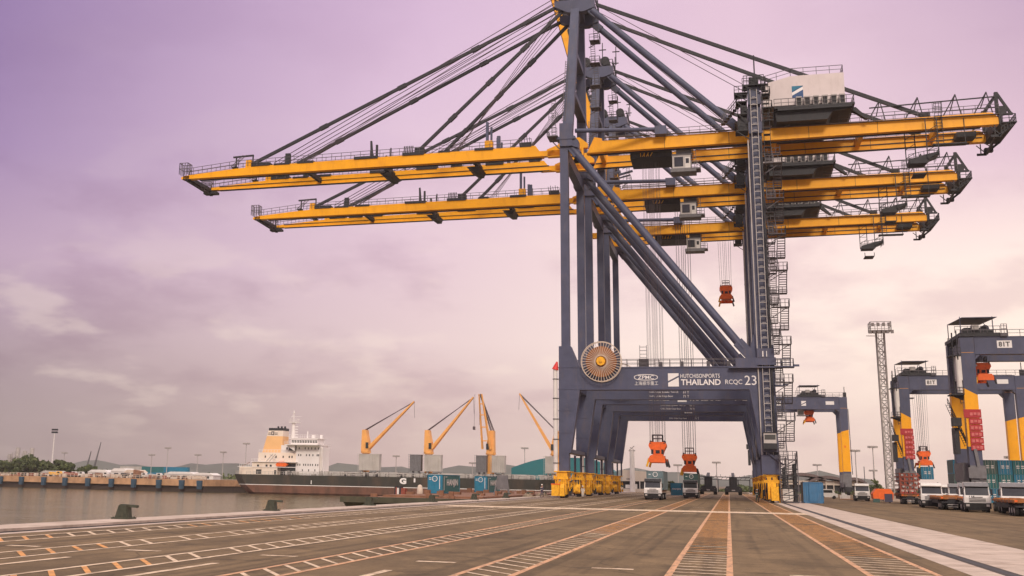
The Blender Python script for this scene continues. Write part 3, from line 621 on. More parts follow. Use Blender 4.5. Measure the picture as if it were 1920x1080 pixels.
# landward end of the girders
m=MB()
m.box(40.9,41.3,175.2,185.8,zt(40)-1.9,zt(40)-.3)
for y in (175.9,184.9):
    m.bar((40.9,y,57.4),(40.9,y,60.9),.45,.5); m.bar((42.8,y,57.3),(41.0,y,60.8),.35,.35); m.bar((40.9,y,58.6),(42.0,y,58.6),.2); m.bar((40.9,y,57.4),(43.0,y,57.4),.3); m.bar((39.2,y,57.7),(40.8,y,60.2),.2)
    m.tube((41.5,y-.3,57.9),(41.5,y+.3,57.9),.7,12)
m.bar((40.9,175.9,60.6),(40.9,184.9,60.6),.25)
m.box(41.2,43.2,174.8,186,55.75,55.9); m.rail([(41.3,174.9,55.9),(43.1,174.9,55.9),(43.1,185.9,55.9)],1.2,.6,.06)
for y in (175.2,185.2): m.bar((40.6,y,53.9),(43.0,y,55.8),.22,.35); m.bar((39.6,y,53.9),(41.0,y,53.9),.22,.35); m.bar((40.2,y,53.9),(40.2,y,55.6),.14); m.bar((39.6,y,55.4),(41.0,y,54.0),.12); m.bar((41.0,y,55.6),(42.1,y,54.9),.12)
m.box(40.6,41.8,184.2,185.2,54.1,54.7); m.bar((40.4,175.5,54.0),(41.0,185,54.0),.3,.4); m.rail([(41.0,174.9,54.1),(42.3,174.9,54.9)],1.0,.4,.06)
m.box(36.2,39.0,181.5,184.2,zt(37)-1.7,zt(37)-.9)
part(m,'tail_frame',steeld)
m=MB()
for k,x in enumerate((24.2,29.6,34.9,39.2)):
    for y in (175.6,): m.bar((x-1.5,y,zt(x)+.05),(x+.35,y,zt(x)+3.3),.17); m.bar((x+1.0,y,zt(x)+.05),(x+.35,y,zt(x)+3.3),.13); m.bar((x+.35,y,zt(x)+3.3),(x+.35,180,zt(x)+2.2),.12)
m.bar((23.0,175.6,zt(24)+2.15),(40.8,175.6,zt(40)+2.5),.17); m.bar((39.0,175.6,zt(40)+.2),(41,175.6,zt(40)+2.6),.2); m.bar((23,176.4,zt(24)+1.0),(41,176.4,zt(40)+1.1),.1)
part(m,'catenary_frame',steeld)
m=MB()
for x in (28.2,29.6,30.6,32.2):
    y0=174.6 if x>30 else 178.5
    m.bar((x,y0,zt(x)-.4 if x>30 else zt(x)-1),(x,y0,50.9),.14)
for z in (55,53.4,52,50.8): m.bar((30.6,174.6,z),(32.2,174.6,z+.9),.08); m.bar((30.6,174.6,z),(32.2,174.6,z),.08); m.bar((28.2,178.5,z),(29.6,178.5,z+.9),.08); m.bar((28.2,178.5,z),(29.6,178.5,z),.07)
m.prism([(28.1,50.2),(30.4,50.2),(31.2,51.0),(32.2,51.4),(32.2,51.9),(28.1,50.9)],174.8,177.4); m.box(28.6,30.4,175,178,48.6,48.75); m.rail([(28,174.8,50.5),(32.3,174.8,51.3),(32.3,179.4,51.3)],1.1,.7)
m.bar((28.6,175,48.7),(28.6,175,49.4),.12); m.bar((30.4,175,48.7),(30.4,175,49.4),.12); m.box(31.5,36.2,174.7,176,52.9,53.1); m.bar((36.1,175.3,53),(36.1,175.3,57),.1); m.bar((33,174.7,53),(33,174.7,57.5),.08)
m.ladder((32.6,175.2,53.2),(32.6,175.2,59.8),1.0,.5); m.rail([(31.9,175.2,58),(33.2,175.2,58)],1.7,.4)
part(m,'service_basket',steeld)
# trolley, driver's cab
m=MB(); m.m=0; m.box(-13.6,-7.0,177.2,183.8,54.1,55.5); m.box(-12.8,-7.6,177.6,183.2,55.5,56.2); m.m=1
for k in range(6): m.bar((-11.9+k*.3,177.15,54.3),(-11.75+k*.3+(.2 if k%2 else -.2),177.15,54.9),.09)
tro=part(m,'trolley',[steeld,yelb])
m=MB(); m.m=0; m.box(-6.9,-4.0,176.8,179.4,51.9,54.1); m.m=1; m.box(-6.6,-5.2,176.77,176.8,52.2,53.8); m.box(-6.93,-6.9,177.0,179.2,51.95,53.6); m.m=2; m.box(-4.9,-4.1,176.74,176.8,51.9,53.7); m.m=1; m.box(-4.8,-4.3,176.72,176.74,52.7,53.5); m.m=3
m.box(-7.2,-3.2,176.6,179.6,51.3,51.9); m.box(-7.0,-3.8,176.7,179.5,54.1,54.3); m.box(-6.3,-3.9,177,179.2,54.3,55.4); m.rail([(-3.9,176.7,51.9),(-2.6,176.7,51.9),(-2.6,179,51.9)],1.1,.4,.05); m.box(-4,-2.5,176.6,179.2,51.7,51.9); m.ladder((-3.6,176.8,51.9),(-3.6,176.8,55.4),.8,.4)
part(m,'operator_cab',[cabw,glass,white,steelg])
# cable reel
RC=(-17.85,168.6,20.1)
m=MB(); m.m=0
n=44
for i in range(n):
    a0=2*math.pi*i/n; a1=2*math.pi*(i+1)/n
    for r,w in ((2.98,.1),(.95,.1)):
        m.bar((RC[0]+r*math.cos(a0),RC[1]-.55,RC[2]+r*math.sin(a0)),(RC[0]+r*math.cos(a1),RC[1]-.55,RC[2]+r*math.sin(a1)),w)
        if r>2: m.bar((RC[0]+r*math.cos(a0),RC[1]+.45,RC[2]+r*math.sin(a0)),(RC[0]+r*math.cos(a1),RC[1]+.45,RC[2]+r*math.sin(a1)),w)
    if i%1==0 and i<40:
        a=2*math.pi*i/40; m.bar((RC[0]+.8*math.cos(a),RC[1]-.6,RC[2]+.8*math.sin(a)),(RC[0]+2.95*math.cos(a),RC[1]-.5,RC[2]+2.95*math.sin(a)),.075)
rl=part(m,'cable_reel',[tarp])
cab_=mat('cable_orange',(.36,.13,.03),.6,0,.25,3)
m=MB(); m.tube((RC[0],RC[1]-.35,RC[2]),(RC[0],RC[1]+.3,RC[2]),2.3,40); m.build('cable_coil',cab_,rl,O)
m=MB(); m.tube((RC[0],RC[1]-1.1,RC[2]),(RC[0],RC[1]-.3,RC[2]),.68,8); m.tube((RC[0],RC[1]-1.25,RC[2]),(RC[0],RC[1]-1.1,RC[2]),.25,8); m.build('hub',yelb,rl,O)
m=MB(); m.box(RC[0]+1.9,RC[0]+2.4,RC[1]-.2,NEAR,19.0,21.4); m.bar((RC[0]-3.5,RC[1]+.6,21.2),(RC[0]+2.5,RC[1]+.6,19.4),.08); m.build('bracket',steel,rl,O)
# white cable chute with red cone
m=MB(); m.m=0; m.tube((-24.9,169,3.9),(-24.9,169,19.0),.33,10); m.m=1; m.tube((-24.9,169,19.0),(-24.6,169,20.2),.52,10,.12); m.m=2
for z in (5,8.5,11.5,14.6,17.5): m.tube((-24.9,169,z),(-24.9,169,z+.12),.4,10); m.box(-24.9,-24.3,168.9,169.2,z,z+.12)
part(m,'cable_chute',[white,red,steeld])
# wheel bogies under each corner
def bogie(x, y, nr):
    m=MB(); m.m=0
    m.box(x-.75,x+.75,y-2.0,y+2.0,3.0,3.85); m.prism([(y-2.6,2.2),(y+2.6,2.2),(y+1.4,3.1),(y-1.4,3.1)],x-.6,x+.6,'x')
    for s in (-1,1):
        m.prism([(y+s*2.1-1.5,1.35),(y+s*2.1+1.5,1.35),(y+s*2.1+.7,2.5),(y+s*2.1-.7,2.5)],x-.5,x+.5,'x')
        for w in (-1,1): m.box(x-.42,x+.42,y+s*2.1+w*.85-.55,y+s*2.1+w*.85+.55,.5,1.4)
    rnd=random.Random(int(x*10+y))
    for k in range(26):
        px=x+rnd.choice((-1,1))*rnd.uniform(.55,1.15); py=y+rnd.uniform(-3.0,3.0); pz=rnd.uniform(.5,3.4); w=rnd.uniform(.12,.4); h=rnd.uniform(.3,1.1)
        m.m=0 if rnd.random()<.75 else 1
        m.box(px-w/2,px+w/2,py-w/2,py+w/2,pz-h/2,pz+h/2)
    for k in range(10):
        px=x+rnd.uniform(-1.1,1.1); m.m=rnd.choice((0,0,1)); m.tube((px,y-3.3+rnd.uniform(0,.5),rnd.uniform(.2,.8)),(px+rnd.uniform(-.1,.1),y-3.1,rnd.uniform(2.2,3.7)),rnd.uniform(.05,.11),6)
    m.m=0
    m.box(x-1.05,x+1.05,y-3.25,y-3.1,2.7,3.1); m.box(x-.5,x+.5,y-3.9,y-3.1,.7,1.5); m.tube((x,y-4.3,1.1),(x,y-3.8,1.1),.22,8); m.box(x-.9,x+.9,y-2.9,y+2.9,2.05,2.2)
    m.box(x-1.2,x+1.2,y-2.2,y+2.2,3.75,3.9)
    m.m=2; m.box(x-.55,x+.1,y-3.0,y-2.7,2.2,2.9)
    bo=part(m,'bogie',[yelb,steeld,galvl])
    for s in (-3.0,-1.25,1.25,3.0):
        w=MB(); w.tube((x-.16,y+s,.42),(x+.16,y+s,.42),.42,14); w.build('wheel',steeld,bo,O)
for y,nr in ((NEAR,1),(FAR,0)):
    yy=y+(.6 if nr else -.6)
    bogie(-23.9,yy,nr); bogie(5.9,yy,nr)
m=MB(); m.m=0; m.box(-25.0,-23.9,165.2,166.4,.3,1.9); m.m=1; m.box(-25.05,-23.85,165.15,166.45,1.9,2.05); part(m,'drive_cabinet',[yelb,ora]); m=MB(); m.m=0; m.box(-23.8,-23.1,165.0,166,.3,1.5); part(m,'drive_cabinet',[yelb,ora]); m=MB(); m.box(5.6,6.6,164.8,166.6,.3,2.2); m.box(5.2,6.3,165.4,166.4,.5,2.8)
part(m,'drive_cabinet',[yelb,ora])
# lettering on this crane
T=lambda *a,**k: words('lettering',a[0],letter,*a[1:],parent=crane,org=O,**k)
yf=NEAR-.87
T('HUTCHISON',-6.34,-2.75,17.65,18.25,yf,bold=.004); T('PORTS',-2.68,-.72,17.65,18.25,yf,bold=0)
T('THAILAND',-6.29,-.63,16.6,17.46,yf,bold=.022); T('RCQC',0.02,2.4,16.6,17.38,yf); T('23',2.75,4.4,16.58,17.95,yf)
T('ZPMC',-12.55,-10.2,17.5,18.06,yf,bold=.01); T('上海振华重工',-13.04,-9.6,16.6,17.2,yf,bold=.0)
m=MB()
n=40
def oval(t,s): return (-11.37+s*1.74*math.copysign(abs(math.cos(t))**.8,math.cos(t)), yf, 17.78+ (.46-(1-s)*1.74)*math.copysign(abs(math.sin(t))**.8,math.sin(t)))
for i in range(n):
    a,b2=2*math.pi*i/n,2*math.pi*(i+1)/n
    m.add([oval(a,1),oval(b2,1),oval(b2,.945),oval(a,.945)],[(0,1,2,3)])
m.add([(-8.15,yf,16.4),(-6.6,yf,16.4),(-6.6,yf,17.75),(-8.15,yf,16.95)],[(0,1,2,3)]); m.add([(-8.15,yf,17.2),(-6.6,yf,18.0),(-6.6,yf,18.35),(-8.15,yf,18.35)],[(0,1,2,3)])
part(m,'emblem',letter)
yf2=FAR-.87
swl=[]
for a in (('S.W.L. Under Spreader  Twin Lift',-12.17,-7.5,16.95,17.32),('61 T',-6.75,-5.8,16.95,17.32),('S.W.L. Under Cargo Beam',-12.17,-8.4,16.28,16.66),('71 T',-6.75,-5.8,16.28,16.66)):
    T(*a,yf2,bold=.01)
# copies down the quay
def clone_crane(dy, label):
    c=copy_tree(crane); c.location.y+=dy; c['label']=label; return c
crane_b=clone_crane(32,'middle one of the three blue grey quay cranes, second yellow boom lowered')
crane_c=clone_crane(64,'farthest of the three blue grey quay cranes, its yellow boom raised upright')
for ch in list(crane_c.children):
    nm=ch.name.split('.')[0]
    if nm in ('fore_stay','boom_rope'): bpy.data.objects.remove(ch)
    elif nm=='boom': ch.rotation_euler=(0,rad(76.0),0)
# spreaders on their ropes
def spreader(loc, top, label, spl=6.1, w=2.5, group='spreaders hanging from the quay cranes'):
    e=empty('container_spreader',loc,label,'spreader',group)
    m=MB(); m.box(-w*.42,w*.42,-spl*.25,spl*.25,.55,1.25); 
    for s in (-1,1): m.box(-.35,.35,s*spl*.5-.2,s*spl*.5+.2,.3,.9) if False else m.box(-w/2,w/2,s*spl*.5-.18,s*spl*.5+.18,.2,.85)
    for sx in (-1,1): m.box(sx*.45-.2,sx*.45+.2,-spl/2,spl/2,.45,.95)
    m.prism([(-w*.5,.2),(w*.5,.2),(w*.47,1.0),(w*.36,1.3),(-w*.36,1.3),(-w*.47,1.0)],-spl*.5-.25,-spl*.5+.1)
    m.build('spreader_frame',ora,e)
    m=MB(); m.prism([(-.75,1.35),(.75,1.35),(.95,2.0),(1.35,2.75),(1.25,3.2),(.95,3.35),(-.95,3.35),(-1.25,3.2),(-1.35,2.75),(-.95,2.0)],-1.6,1.6); m.box(-.5,.5,-1.0,1.0,1.2,1.5)
    hb=m.build('headblock',ora,e)
    m=MB()
    for sx in (-1,1):
        for sy in (-1.2,0,1.2): m.tube((sx*1.05-.12,sy,3.15),(sx*1.05+.12,sy,3.15),.42,12)
    m.box(-.25,.35,-1.66,-1.6,1.6,2.1); m.box(-.95,-.6,-1.66,-1.6,1.5,2.2); m.box(.6,.95,-1.66,-1.6,1.5,2.2); m.build('sheave',steeld,hb)
    m=MB(); m.rail([(-.75,-1.2,3.35),(.75,-1.2,3.35),(.75,1.2,3.35),(-.75,1.2,3.35),(-.75,-1.2,3.35)],1.1,.75,.07); m.build('guard_cage',galv,hb)
    for sx in (-1,1):
        for sy in (-1,1):
            m=MB(); m.bar((sx*w*.48,sy*spl*.5,.8),(sx*w*.62,sy*(spl*.5+.1),-.45),.16,.3); m.build('flipper',yelb if sx<0 else steeld,e)
    m=MB()
    for sx in (-1.12,-.75,-.3,0.0,.3,.75,1.12):
        for sy in (-1.1,1.1): m.tube((sx,sy,3.2),(sx*1.15,sy*1.3,top-loc[2]),.024,4,caps=False)
    m.build('hoist_rope',rope,e)
    return e
sp1=spreader((-10.5,180,5.3),53.7,'orange container spreader hanging clear above the left truck on long ropes')
sp2=spreader((-6.75,212,4.35),53.7,'orange container spreader lowered onto the container of the right truck')
sp3=spreader((.9,244,40.6),53.7,'orange spreader pulled up high, close to the landward legs')
# ------------------------------------------------------------------ bulk carrier on the far side of the basin
SO=(-110,411,-4)
ship=empty('cargo_ship',SO,'long black and red cargo ship with white superstructure and orange deck cranes across the water','ship')
def sp(mb,name,mats,parent=ship,org=SO): return mb.build(name,mats,parent,org)
def hull_ring(z, inset, xs, xb):
    y0,y1=398+inset,424-inset; pts=[(xs+6,y1,z),(xs+1.5,y1-4,z),(xs,411,z),(xs+1.5,y0+4,z),(xs+6,y0,z)]
    pts+=[(xb-28,y0,z),(xb-12,y0+3.5,z),(xb-3,y0+9,z),(xb,411,z),(xb-3,y1-9,z),(xb-12,y1-3.5,z),(xb-28,y1,z)]
    return pts
def loft(mb, rings):
    n=len(rings[0]); vs=[p for r in rings for p in r]
    return mb.add(vs,[(k*n+i,k*n+(i+1)%n,(k+1)*n+(i+1)%n,(k+1)*n+i) for k in range(len(rings)-1) for i in range(n)])
XS,XB=-183.2,-36
m=MB(); m.m=1; loft(m,[hull_ring(-5.5,3,XS+8,XB-3),hull_ring(-3.4,.6,XS+5,XB-2),hull_ring(-.75,.0,XS+2.2,XB-1)])
m.m=2; loft(m,[hull_ring(-.75,-.02,XS+2.1,XB-1),hull_ring(-.5,-.02,XS+2,XB-1)])
m.m=0; loft(m,[hull_ring(-.5,0,XS+2,XB-1),hull_ring(1.4,0,XS+.8,XB),hull_ring(3.1,0,XS,XB+2)])
m.m=3; r=hull_ring(2.7,.2,XS+.3,XB+1.5); m.add(r,[tuple(range(len(r)))])
sp(m,'hull',[hullk,hullr,white,deckg])
m=MB(); y=398.1; m.rail([(-175,y,3.1),(-40,y,3.1)],1.15,1.5,.07); m.rail([(XS+6,398.3,3.1),(XS+1.5,402.3,3.1),(XS+.3,411,3.1)],1.2,1.2,.06)
for k in range(70):
    x=random.uniform(-160,-60); h=random.uniform(.5,1.5); m.box(x,x+random.uniform(.2,1.4),399.5,401,2.7,2.7+h+.6)
m.tube((-158,400.6,4.35),(-45,400.6,4.35),.1,5); m.tube((-158,400.6,3.7),(-45,400.6,3.7),.12,5)
sp(m,'deck_rail',[coverg])
for k,x in enumerate((-146,-125,-100,-77,-56)):
    m=MB(); m.box(x-8,x+8,403,419,2.7,4.4); m.box(x-8.4,x+8.4,402.6,419.4,4.4,4.75); sp(m,'hatch_coaming',coverg)
# superstructure: stepped blocks
m=MB(); m.m=0
m.box(-174.0,-163.6,400.5,412.5,2.7,7.9); m.box(-179.6,-174,401.5,409.5,2.7,5.9); m.box(-163.6,-156.8,403,412,2.7,7.9); m.box(-172.2,-156.8,402,412,7.9,11.4)
m.m=1; m.box(-156.8,-147.4,402,411,2.7,14.2); m.box(-163.2,-156.8,402.5,411,11.4,14.2); m.box(-160.4,-147.0,398.6,413,14.2,14.5); m.box(-159.4,-148.6,402.5,410,14.5,16.7); m.box(-160,-148.2,402,410.4,16.7,16.95); m.box(-147.4,-146.4,403,410,2.7,13.6)
m.box(-174.2,-156,399.9,412.1,7.75,7.95)
m.prism([(-160.2,14.2),(-156.8,14.2),(-156.8,12.0)],400,401)
m.box(-179.8,-156,400.2,400.3,5.85,6.05)
su=sp(m,'superstructure',[cream,shipw])
yv=401.97
def win(*q):
    m=MB(); m.box(*q); m.build('window',glass,su,SO)
for z,xs in ((12.7,(-155.6,-153.2,-151.9,-150.6,-149.2,-147.8)),(10.2,(-155.8,-154.9,-152.6,-151.4,-150,-148.3,-147.7)),(6.6,(-155.9,-155.1,-153.6,-152.8,-151.8,-150.9,-150,-148.8,-147.9)),(4.6,(-154,-151.5,-149))):
    for x in xs: win(x-.18,x+.18,yv-.03,yv,z,z+.75)
for x,z in ((-169.3,9.4),(-164.9,9.4),(-162,9.4),(-159.5,9.4),(-158.4,9.4),(-160.8,12.6),(-158.2,12.4)): win(x-.25,x+.25,yv-.03 if z<12 else 402.45,yv if z<12 else 402.5,z,z+.8)
for x in (-168,-166.3,-171.5): win(x-.4,x+.4,400.46,400.5,6.0,6.8)
win(-172.2,-170,400.45,400.5,3.3,5.0); win(-164.8,-163.9,400.46,400.5,3.2,4.8)
for k in range(10): win(-159.0+k*1.05,-158.15+k*1.05,402.45,402.5,15.2,16.1)
m=MB(); m.prism([(-160.0,12.2),(-156.9,12.2),(-156.9,13.9),(-159.4,13.9)],401.9,402.45); win(-163.3,-157,402.9,403,3.0,7.4)
m.build('window',glass,su,SO)
m=MB()
m.rail([(-160.3,398.7,14.5),(-147.1,398.7,14.5)],1.1,1.0,.06); m.rail([(-172,402,11.4),(-157,402,11.4)],1.1,1.2,.06); m.rail([(-174,400,7.95),(-157,400,7.95)],1.1,1.2,.06); m.rail([(-160,402,16.95),(-148.2,402,16.95)],1.2,.9,.06); m.rail([(-179.6,401.6,5.9),(-174.2,401.6,5.9)],1.1,.9,.06)
for x in (-152.4,-149.2): m.box(x-.5,x+.5,408,409,16.95,18.4)
m.bar((-153.6,405,17),(-153.6,405,19.6),.3); m.ladder((-146.6,402.6,3),(-146.8,402.6,13.5),.7,.6); m.bar((-145.4,402.4,2.9),(-147,402.0,13.9),.25)
m.build('bridge_rail',shipw,su,SO)
m=MB(); m.m=0; loft(m,[[(-171.3,403.5,11.4),(-163.2,403.5,11.4),(-163.2,409.5,11.4),(-171.3,409.5,11.4)],[(-169.7,403.5,17.6),(-163.1,403.5,17.6),(-163.1,409.5,17.6),(-169.7,409.5,17.6)]])
m.m=1; loft(m,[[(-169.7,403.5,17.6),(-163.1,403.5,17.6),(-163.1,409.5,17.6),(-169.7,409.5,17.6)],[(-169.1,403.5,19.7),(-163.1,403.5,19.7),(-163.1,409.5,19.7),(-169.1,409.5,19.7)]])
m.m=2; m.box(-169.0,-163.1,403.5,409.5,19.7,20.7)
for x in (-167.6,-166.2,-164.8): m.tube((x,410,20.7),(x-.3,410,21.6),.4,8)
m.box(-167.9,-166.7,403.44,403.5,18.0,19.4); m.box(-169.3,-168.1,403.44,403.5,18.2,18.4); m.box(-169.1,-168.1,403.44,403.5,18.7,18.9); m.box(-166.5,-165.3,403.44,403.5,18.2,18.4); m.box(-166.5,-165.3,403.44,403.5,18.7,18.9)
m.m=1; m.box(-167.5,-167.1,403.4,403.44,18.25,19.15)
sp(m,'funnel',[funnelo,cream,steeld])
m=MB(); m.tube((-159.9,406,14.2),(-159.9,406,22.8),.85,10,.7); m.box(-161.3,-157.5,404.6,407.4,22.8,23.1); m.tube((-159.9,406,23),(-159.9,406,27.6),.2,6); m.rail([(-161.3,404.6,23.1),(-157.5,404.6,23.1)],1.1,.6,.05); m.bar((-161,406,25.2),(-156.8,406,25.2),.12); m.bar((-161.3,406,24),(-159.9,406,26.2),.1); m.bar((-158.4,406,24.2),(-157.5,406,24.2),.18); m.tube((-159.9,406,26.4),(-159.9,406,26.9),.5,8)
for z in range(16,22): m.box(-158.9,-157.9,405.4,405.8,z+.2,z+.5)
sp(m,'mast',shipw)
m=MB(); m.prism([(-163.8,6.2),(-160.2,6.2),(-159.6,6.9),(-160.2,7.7),(-163.6,7.7),(-164.2,6.9)],400.2,402.2); m.box(-163.2,-161.4,400.5,402,7.7,8.1); sp(m,'lifeboat',ora)
m=MB(); m.bar((-167,400.3,7.9),(-164.4,400.3,10.8),.22); m.bar((-168.2,400.3,7.9),(-165.6,400.3,10.8),.22); m.bar((-166.8,400.3,10.6),(-164.2,400.3,9.2),.16); sp(m,'davit',galvl)
m=MB(); m.box(-176,-175,403,404,3,4.6); m.box(-178.8,-177.9,402.5,403.5,3.1,4.2); m.bar((-179,402,6),(-175.6,402,7.6),.2); m.box(-177.5,-175.2,401.7,402.2,4.2,5.8); sp(m,'stern_gear',rust)
words('lettering','G',letter,-114.6,-112.0,.6,2.8,397.95,ship,SO,bold=.06)
m=MB(); m.box(-109.2,-108.6,397.9,398,1.3,2.7); m.box(-148.9,-148.6,397.9,398,-.1,1.3); sp(m,'draught_mark',letter)
# deck cranes
cranes_=[(-130.0,(-111.6,30.9),0),(-105.6,(-88.9,32.5),0),(-82.2,(-85.0,33.2),1),(-58.5,(-71.6,33.8),0)]
for x,(tx,tz),front in cranes_:
    m=MB(); m.tube((x,405,2.7),(x,405,12.1),1.5,14); m.tube((x,405,11.7),(x,405,12.3),1.9,14)
    cr=sp(m,'deck_crane',shipy)
    s=1 if tx>x else -1
    m=MB(); m.prism([(x-1.5*s,12.3),(x+1.4*s,12.3),(x+1.2*s,16),(x+.6*s,18.5),(x+.3*s,20.3),(x-1.3*s,20.3)],403.4,406.6); m.m=1; m.box(x+.9*s-.5,x+.9*s+.5,403.0,403.4,13.5,15.6); m.build('crane_house',[shipy,glass],cr,SO)
    m=MB(); ty=405 if not front else 399
    for dy in (-1,1):
        m.bar((x+1.2*s+(dy*1.5 if front else 0),405+dy*(1.3 if not front else 0)-(2 if front else 0),13.6),(tx+(dy*.5 if front else 0),ty+dy*(.4 if not front else 0),tz),.55,.95,.35,.45)
    for f in ((.15,.4,.62,.82) if front else (.3,.55,.8)):
        p=Vector((x+1.2*s,405-(2 if front else 0),13.6)).lerp(Vector((tx,ty,tz)),f); w=(1.5*(1-f)+.5*f) if front else (1.3*(1-f)+.4*f)
        m.bar(p-(Vector((w,0,0)) if front else Vector((0,w,0))),p+(Vector((w,0,0)) if front else Vector((0,w,0))),.4)
    m.build('jib',shipy,cr,SO)
    m=MB(); a=Vector((x-.5*s,405,20.2))
    for dy in (-.8,-.3,.4,.9): m.tube(a+Vector((dy*.6 if front else 0,dy,0)),(tx,ty+dy*.4,tz-.1+.2*dy),.15,5,caps=False)
    m.tube((tx,ty,tz),(tx+.3*s,ty,22 if front else tz-6),.06,5)
    if front: m.tube((tx-2,ty,tz),(tx-2.2,ty,21.5),.06,5); m.box(tx-2.6,tx-1.8,ty-.4,ty+.4,20.3,21.5)
    m.build('crane_rope',rope,cr,SO)
for x0,x1,cm in ((-131,-123.3,coverg),(-111.4,-107.4,steelg),(-105.9,-99.8,coverg),(-86.6,-83,steelg),(-80.8,-76.2,coverg),(-61.5,-58,coverg)):
    m=MB(); m.box(x0,x1,400.3,403.2,5.3,11.3); m.box(x0-.1,x1+.1,400.2,403.3,11.0,11.3)
    for k in range(7): xx=x0+(x1-x0)*k/6; m.box(xx-.08,xx+.08,400.15,400.3,5.3,11.0)
    m.box(x0+.6,x0+1.2,401,402,2.7,5.3); m.box(x1-1.2,x1-.6,401,402,2.7,5.3)
    m.ladder((x0-.3,400.4,3),(x0-.3,400.4,11.5),.6,.6); sp(m,'hatch_cover',cm)
ship.location.x-=1.2
# ------------------------------------------------------------------ barge along the quay with two blue containers
BO=(-38,185,-4)
bg=empty('cargo_barge',BO,'low rusty cargo barge moored along the quay edge, carrying two blue containers','barge')
m=MB(); m.m=0; loft(m,[[(-46.6,143,-4.6),(-31.4,143,-4.6),(-31.4,262,-4.6),(-46.6,262,-4.6)],[(-47.6,137,-.15),(-30.4,137,-.15),(-30.4,264,-.15),(-47.6,264,-.15)]]); m.m=1; m.add([(-47.6,137,-.15),(-30.4,137,-.15),(-30.4,264,-.15),(-47.6,264,-.15)],[(0,1,2,3)])
m.m=0; m.box(-30.5,-30.2,137,264,-.6,.0); m.box(-47.6,-30.3,136.8,137.2,-.7,.0); m.m=1; m.box(-46,-32,150,250,-.15,.12)
m.build('hull',[barged,rust],bg,BO)
for k in range(26): m=MB(); x=random.uniform(-46.5,-32); y=random.uniform(139,170) if k<14 else random.uniform(189,206); m.box(x,x+random.uniform(.3,1.3),y,y+random.uniform(.3,1.6),-.15,random.uniform(.2,.9)); m.build('deck_box',[rust],bg,BO)
m=MB(); m.m=0; m.box(-47.3,-46.3,160,161.2,-.15,1.25); m.m=1; m.box(-46.3,-45.7,160,161.2,-.15,1.0); m.box(-47.1,-46.9,159.95,160,.0,1.1); m.m=2; m.box(-46.9,-46.6,159.96,160,.1,1.0); m.build('hut',[steeld,ratchet,white],bg,BO)
m=MB(); m.bar((-36.9,182,-.1),(-36.2,182,3.2),.28); m.bar((-34.4,182,-.1),(-34.9,182,3.2),.28); m.box(-36.4,-34.6,181.9,182.1,.9,3.2); m.build('frame',steelg,bg,BO)
m=MB(); m.lathe((-45.6,168,-.15),[(.4,0),(.5,.5),(.46,1.0),(.33,1.5),(.12,1.65)],10); tag(m.build('bulk_sack',tarp),'pale upright sack beside the dark hut on the barge deck','sack')
def container(loc, L, mats, label, group, H=2.75, Wd=2.44, logo=True, doors=False, name='shipping_container'):
    """origin bottom centre of the near end; long axis along +y"""
    e=empty(name,loc,label,'container',group)
    m=MB(); w=Wd/2; n=int(L/.28); m.m=1
    for s in (-1,1):
        pts=[]
        for i in range(n+1): y=.1+(L-.2)*i/n; pts.append((s*(w-.02-(.035 if i%2 else 0)),y))
        for (xa,ya),(xb,yb) in zip(pts,pts[1:]): m.add([(xa,ya,.12),(xb,yb,.12),(xb,yb,H-.1),(xa,ya,H-.1)],[(0,1,2,3)])
    m.m=0; k=9
    for yy,s in ((.03,1),(L-.03,-1)):
        pts=[(-w+.08+(Wd-.16)*i/(k*2),yy+s*(.0 if i%2 else .035)) for i in range(k*2+1)]
        for (xa,ya),(xb,yb) in zip(pts,pts[1:]): m.add([(xa,ya,.12),(xb,yb,.12),(xb,yb,H-.1),(xa,ya,H-.1)],[(0,1,2,3)])
    m.box(-w+.02,w-.02,.02,L-.02,H-.09,H-.03); m.box(-w+.02,w-.02,.02,L-.02,.05,.15)
    m.build('panel',mats,e)
    m=MB()
    for sx in (-1,1):
        for yy in (.06,L-.06): m.box(sx*(w-.06)-.06,sx*(w-.06)+.06,yy-.06,yy+.06,0,H)
        m.box(sx*(w-.05)-.05,sx*(w-.05)+.05,0,L,H-.12,H); m.box(sx*(w-.05)-.05,sx*(w-.05)+.05,0,L,0,.16)
    for yy in (.05,L-.05): m.box(-w,w,yy-.05,yy+.05,H-.12,H); m.box(-w,w,yy-.05,yy+.05,0,.14)
    m.build('corner_frame',mats[0],e)
    if doors:
        m=MB()
        for x in (-.75,-.3,.3,.75): m.tube((x,-.05,.1),(x,-.05,H-.1),.03,6)
        m.build('lock_bar',galvl,e)
        m=MB()
        for x in (-.62,.15): m.box(x,x+.48,-.03,-.02,H*.55,H*.62); m.box(x,x+.48,-.03,-.02,H*.42,H*.48)
        m.build('lettering',letter,e)
    return e
def hlogo(e, x, z, r, y=-.02):
    m=MB(); n=20
    for i in range(n):
        a,b=2*math.pi*i/n,2*math.pi*(i+1)/n
        m.add([(x+r*math.cos(a),y,z+r*math.sin(a)),(x+r*math.cos(b),y,z+r*math.sin(b)),(x+r*.8*math.cos(b),y,z+r*.8*math.sin(b)),(x+r*.8*math.cos(a),y,z+r*.8*math.sin(a))],[(0,1,2,3)])
    for dx in (-.28,.28): m.bar((x+(dx-.12)*r*1.2,y,z-r*.5),(x+(dx+.12)*r*1.2,y,z+r*.5),r*.18,.01)
    m.bar((x-.4*r,y,z-.12*r),(x+.4*r,y,z+.12*r),r*.18,.01); m.build('emblem',letter,e)
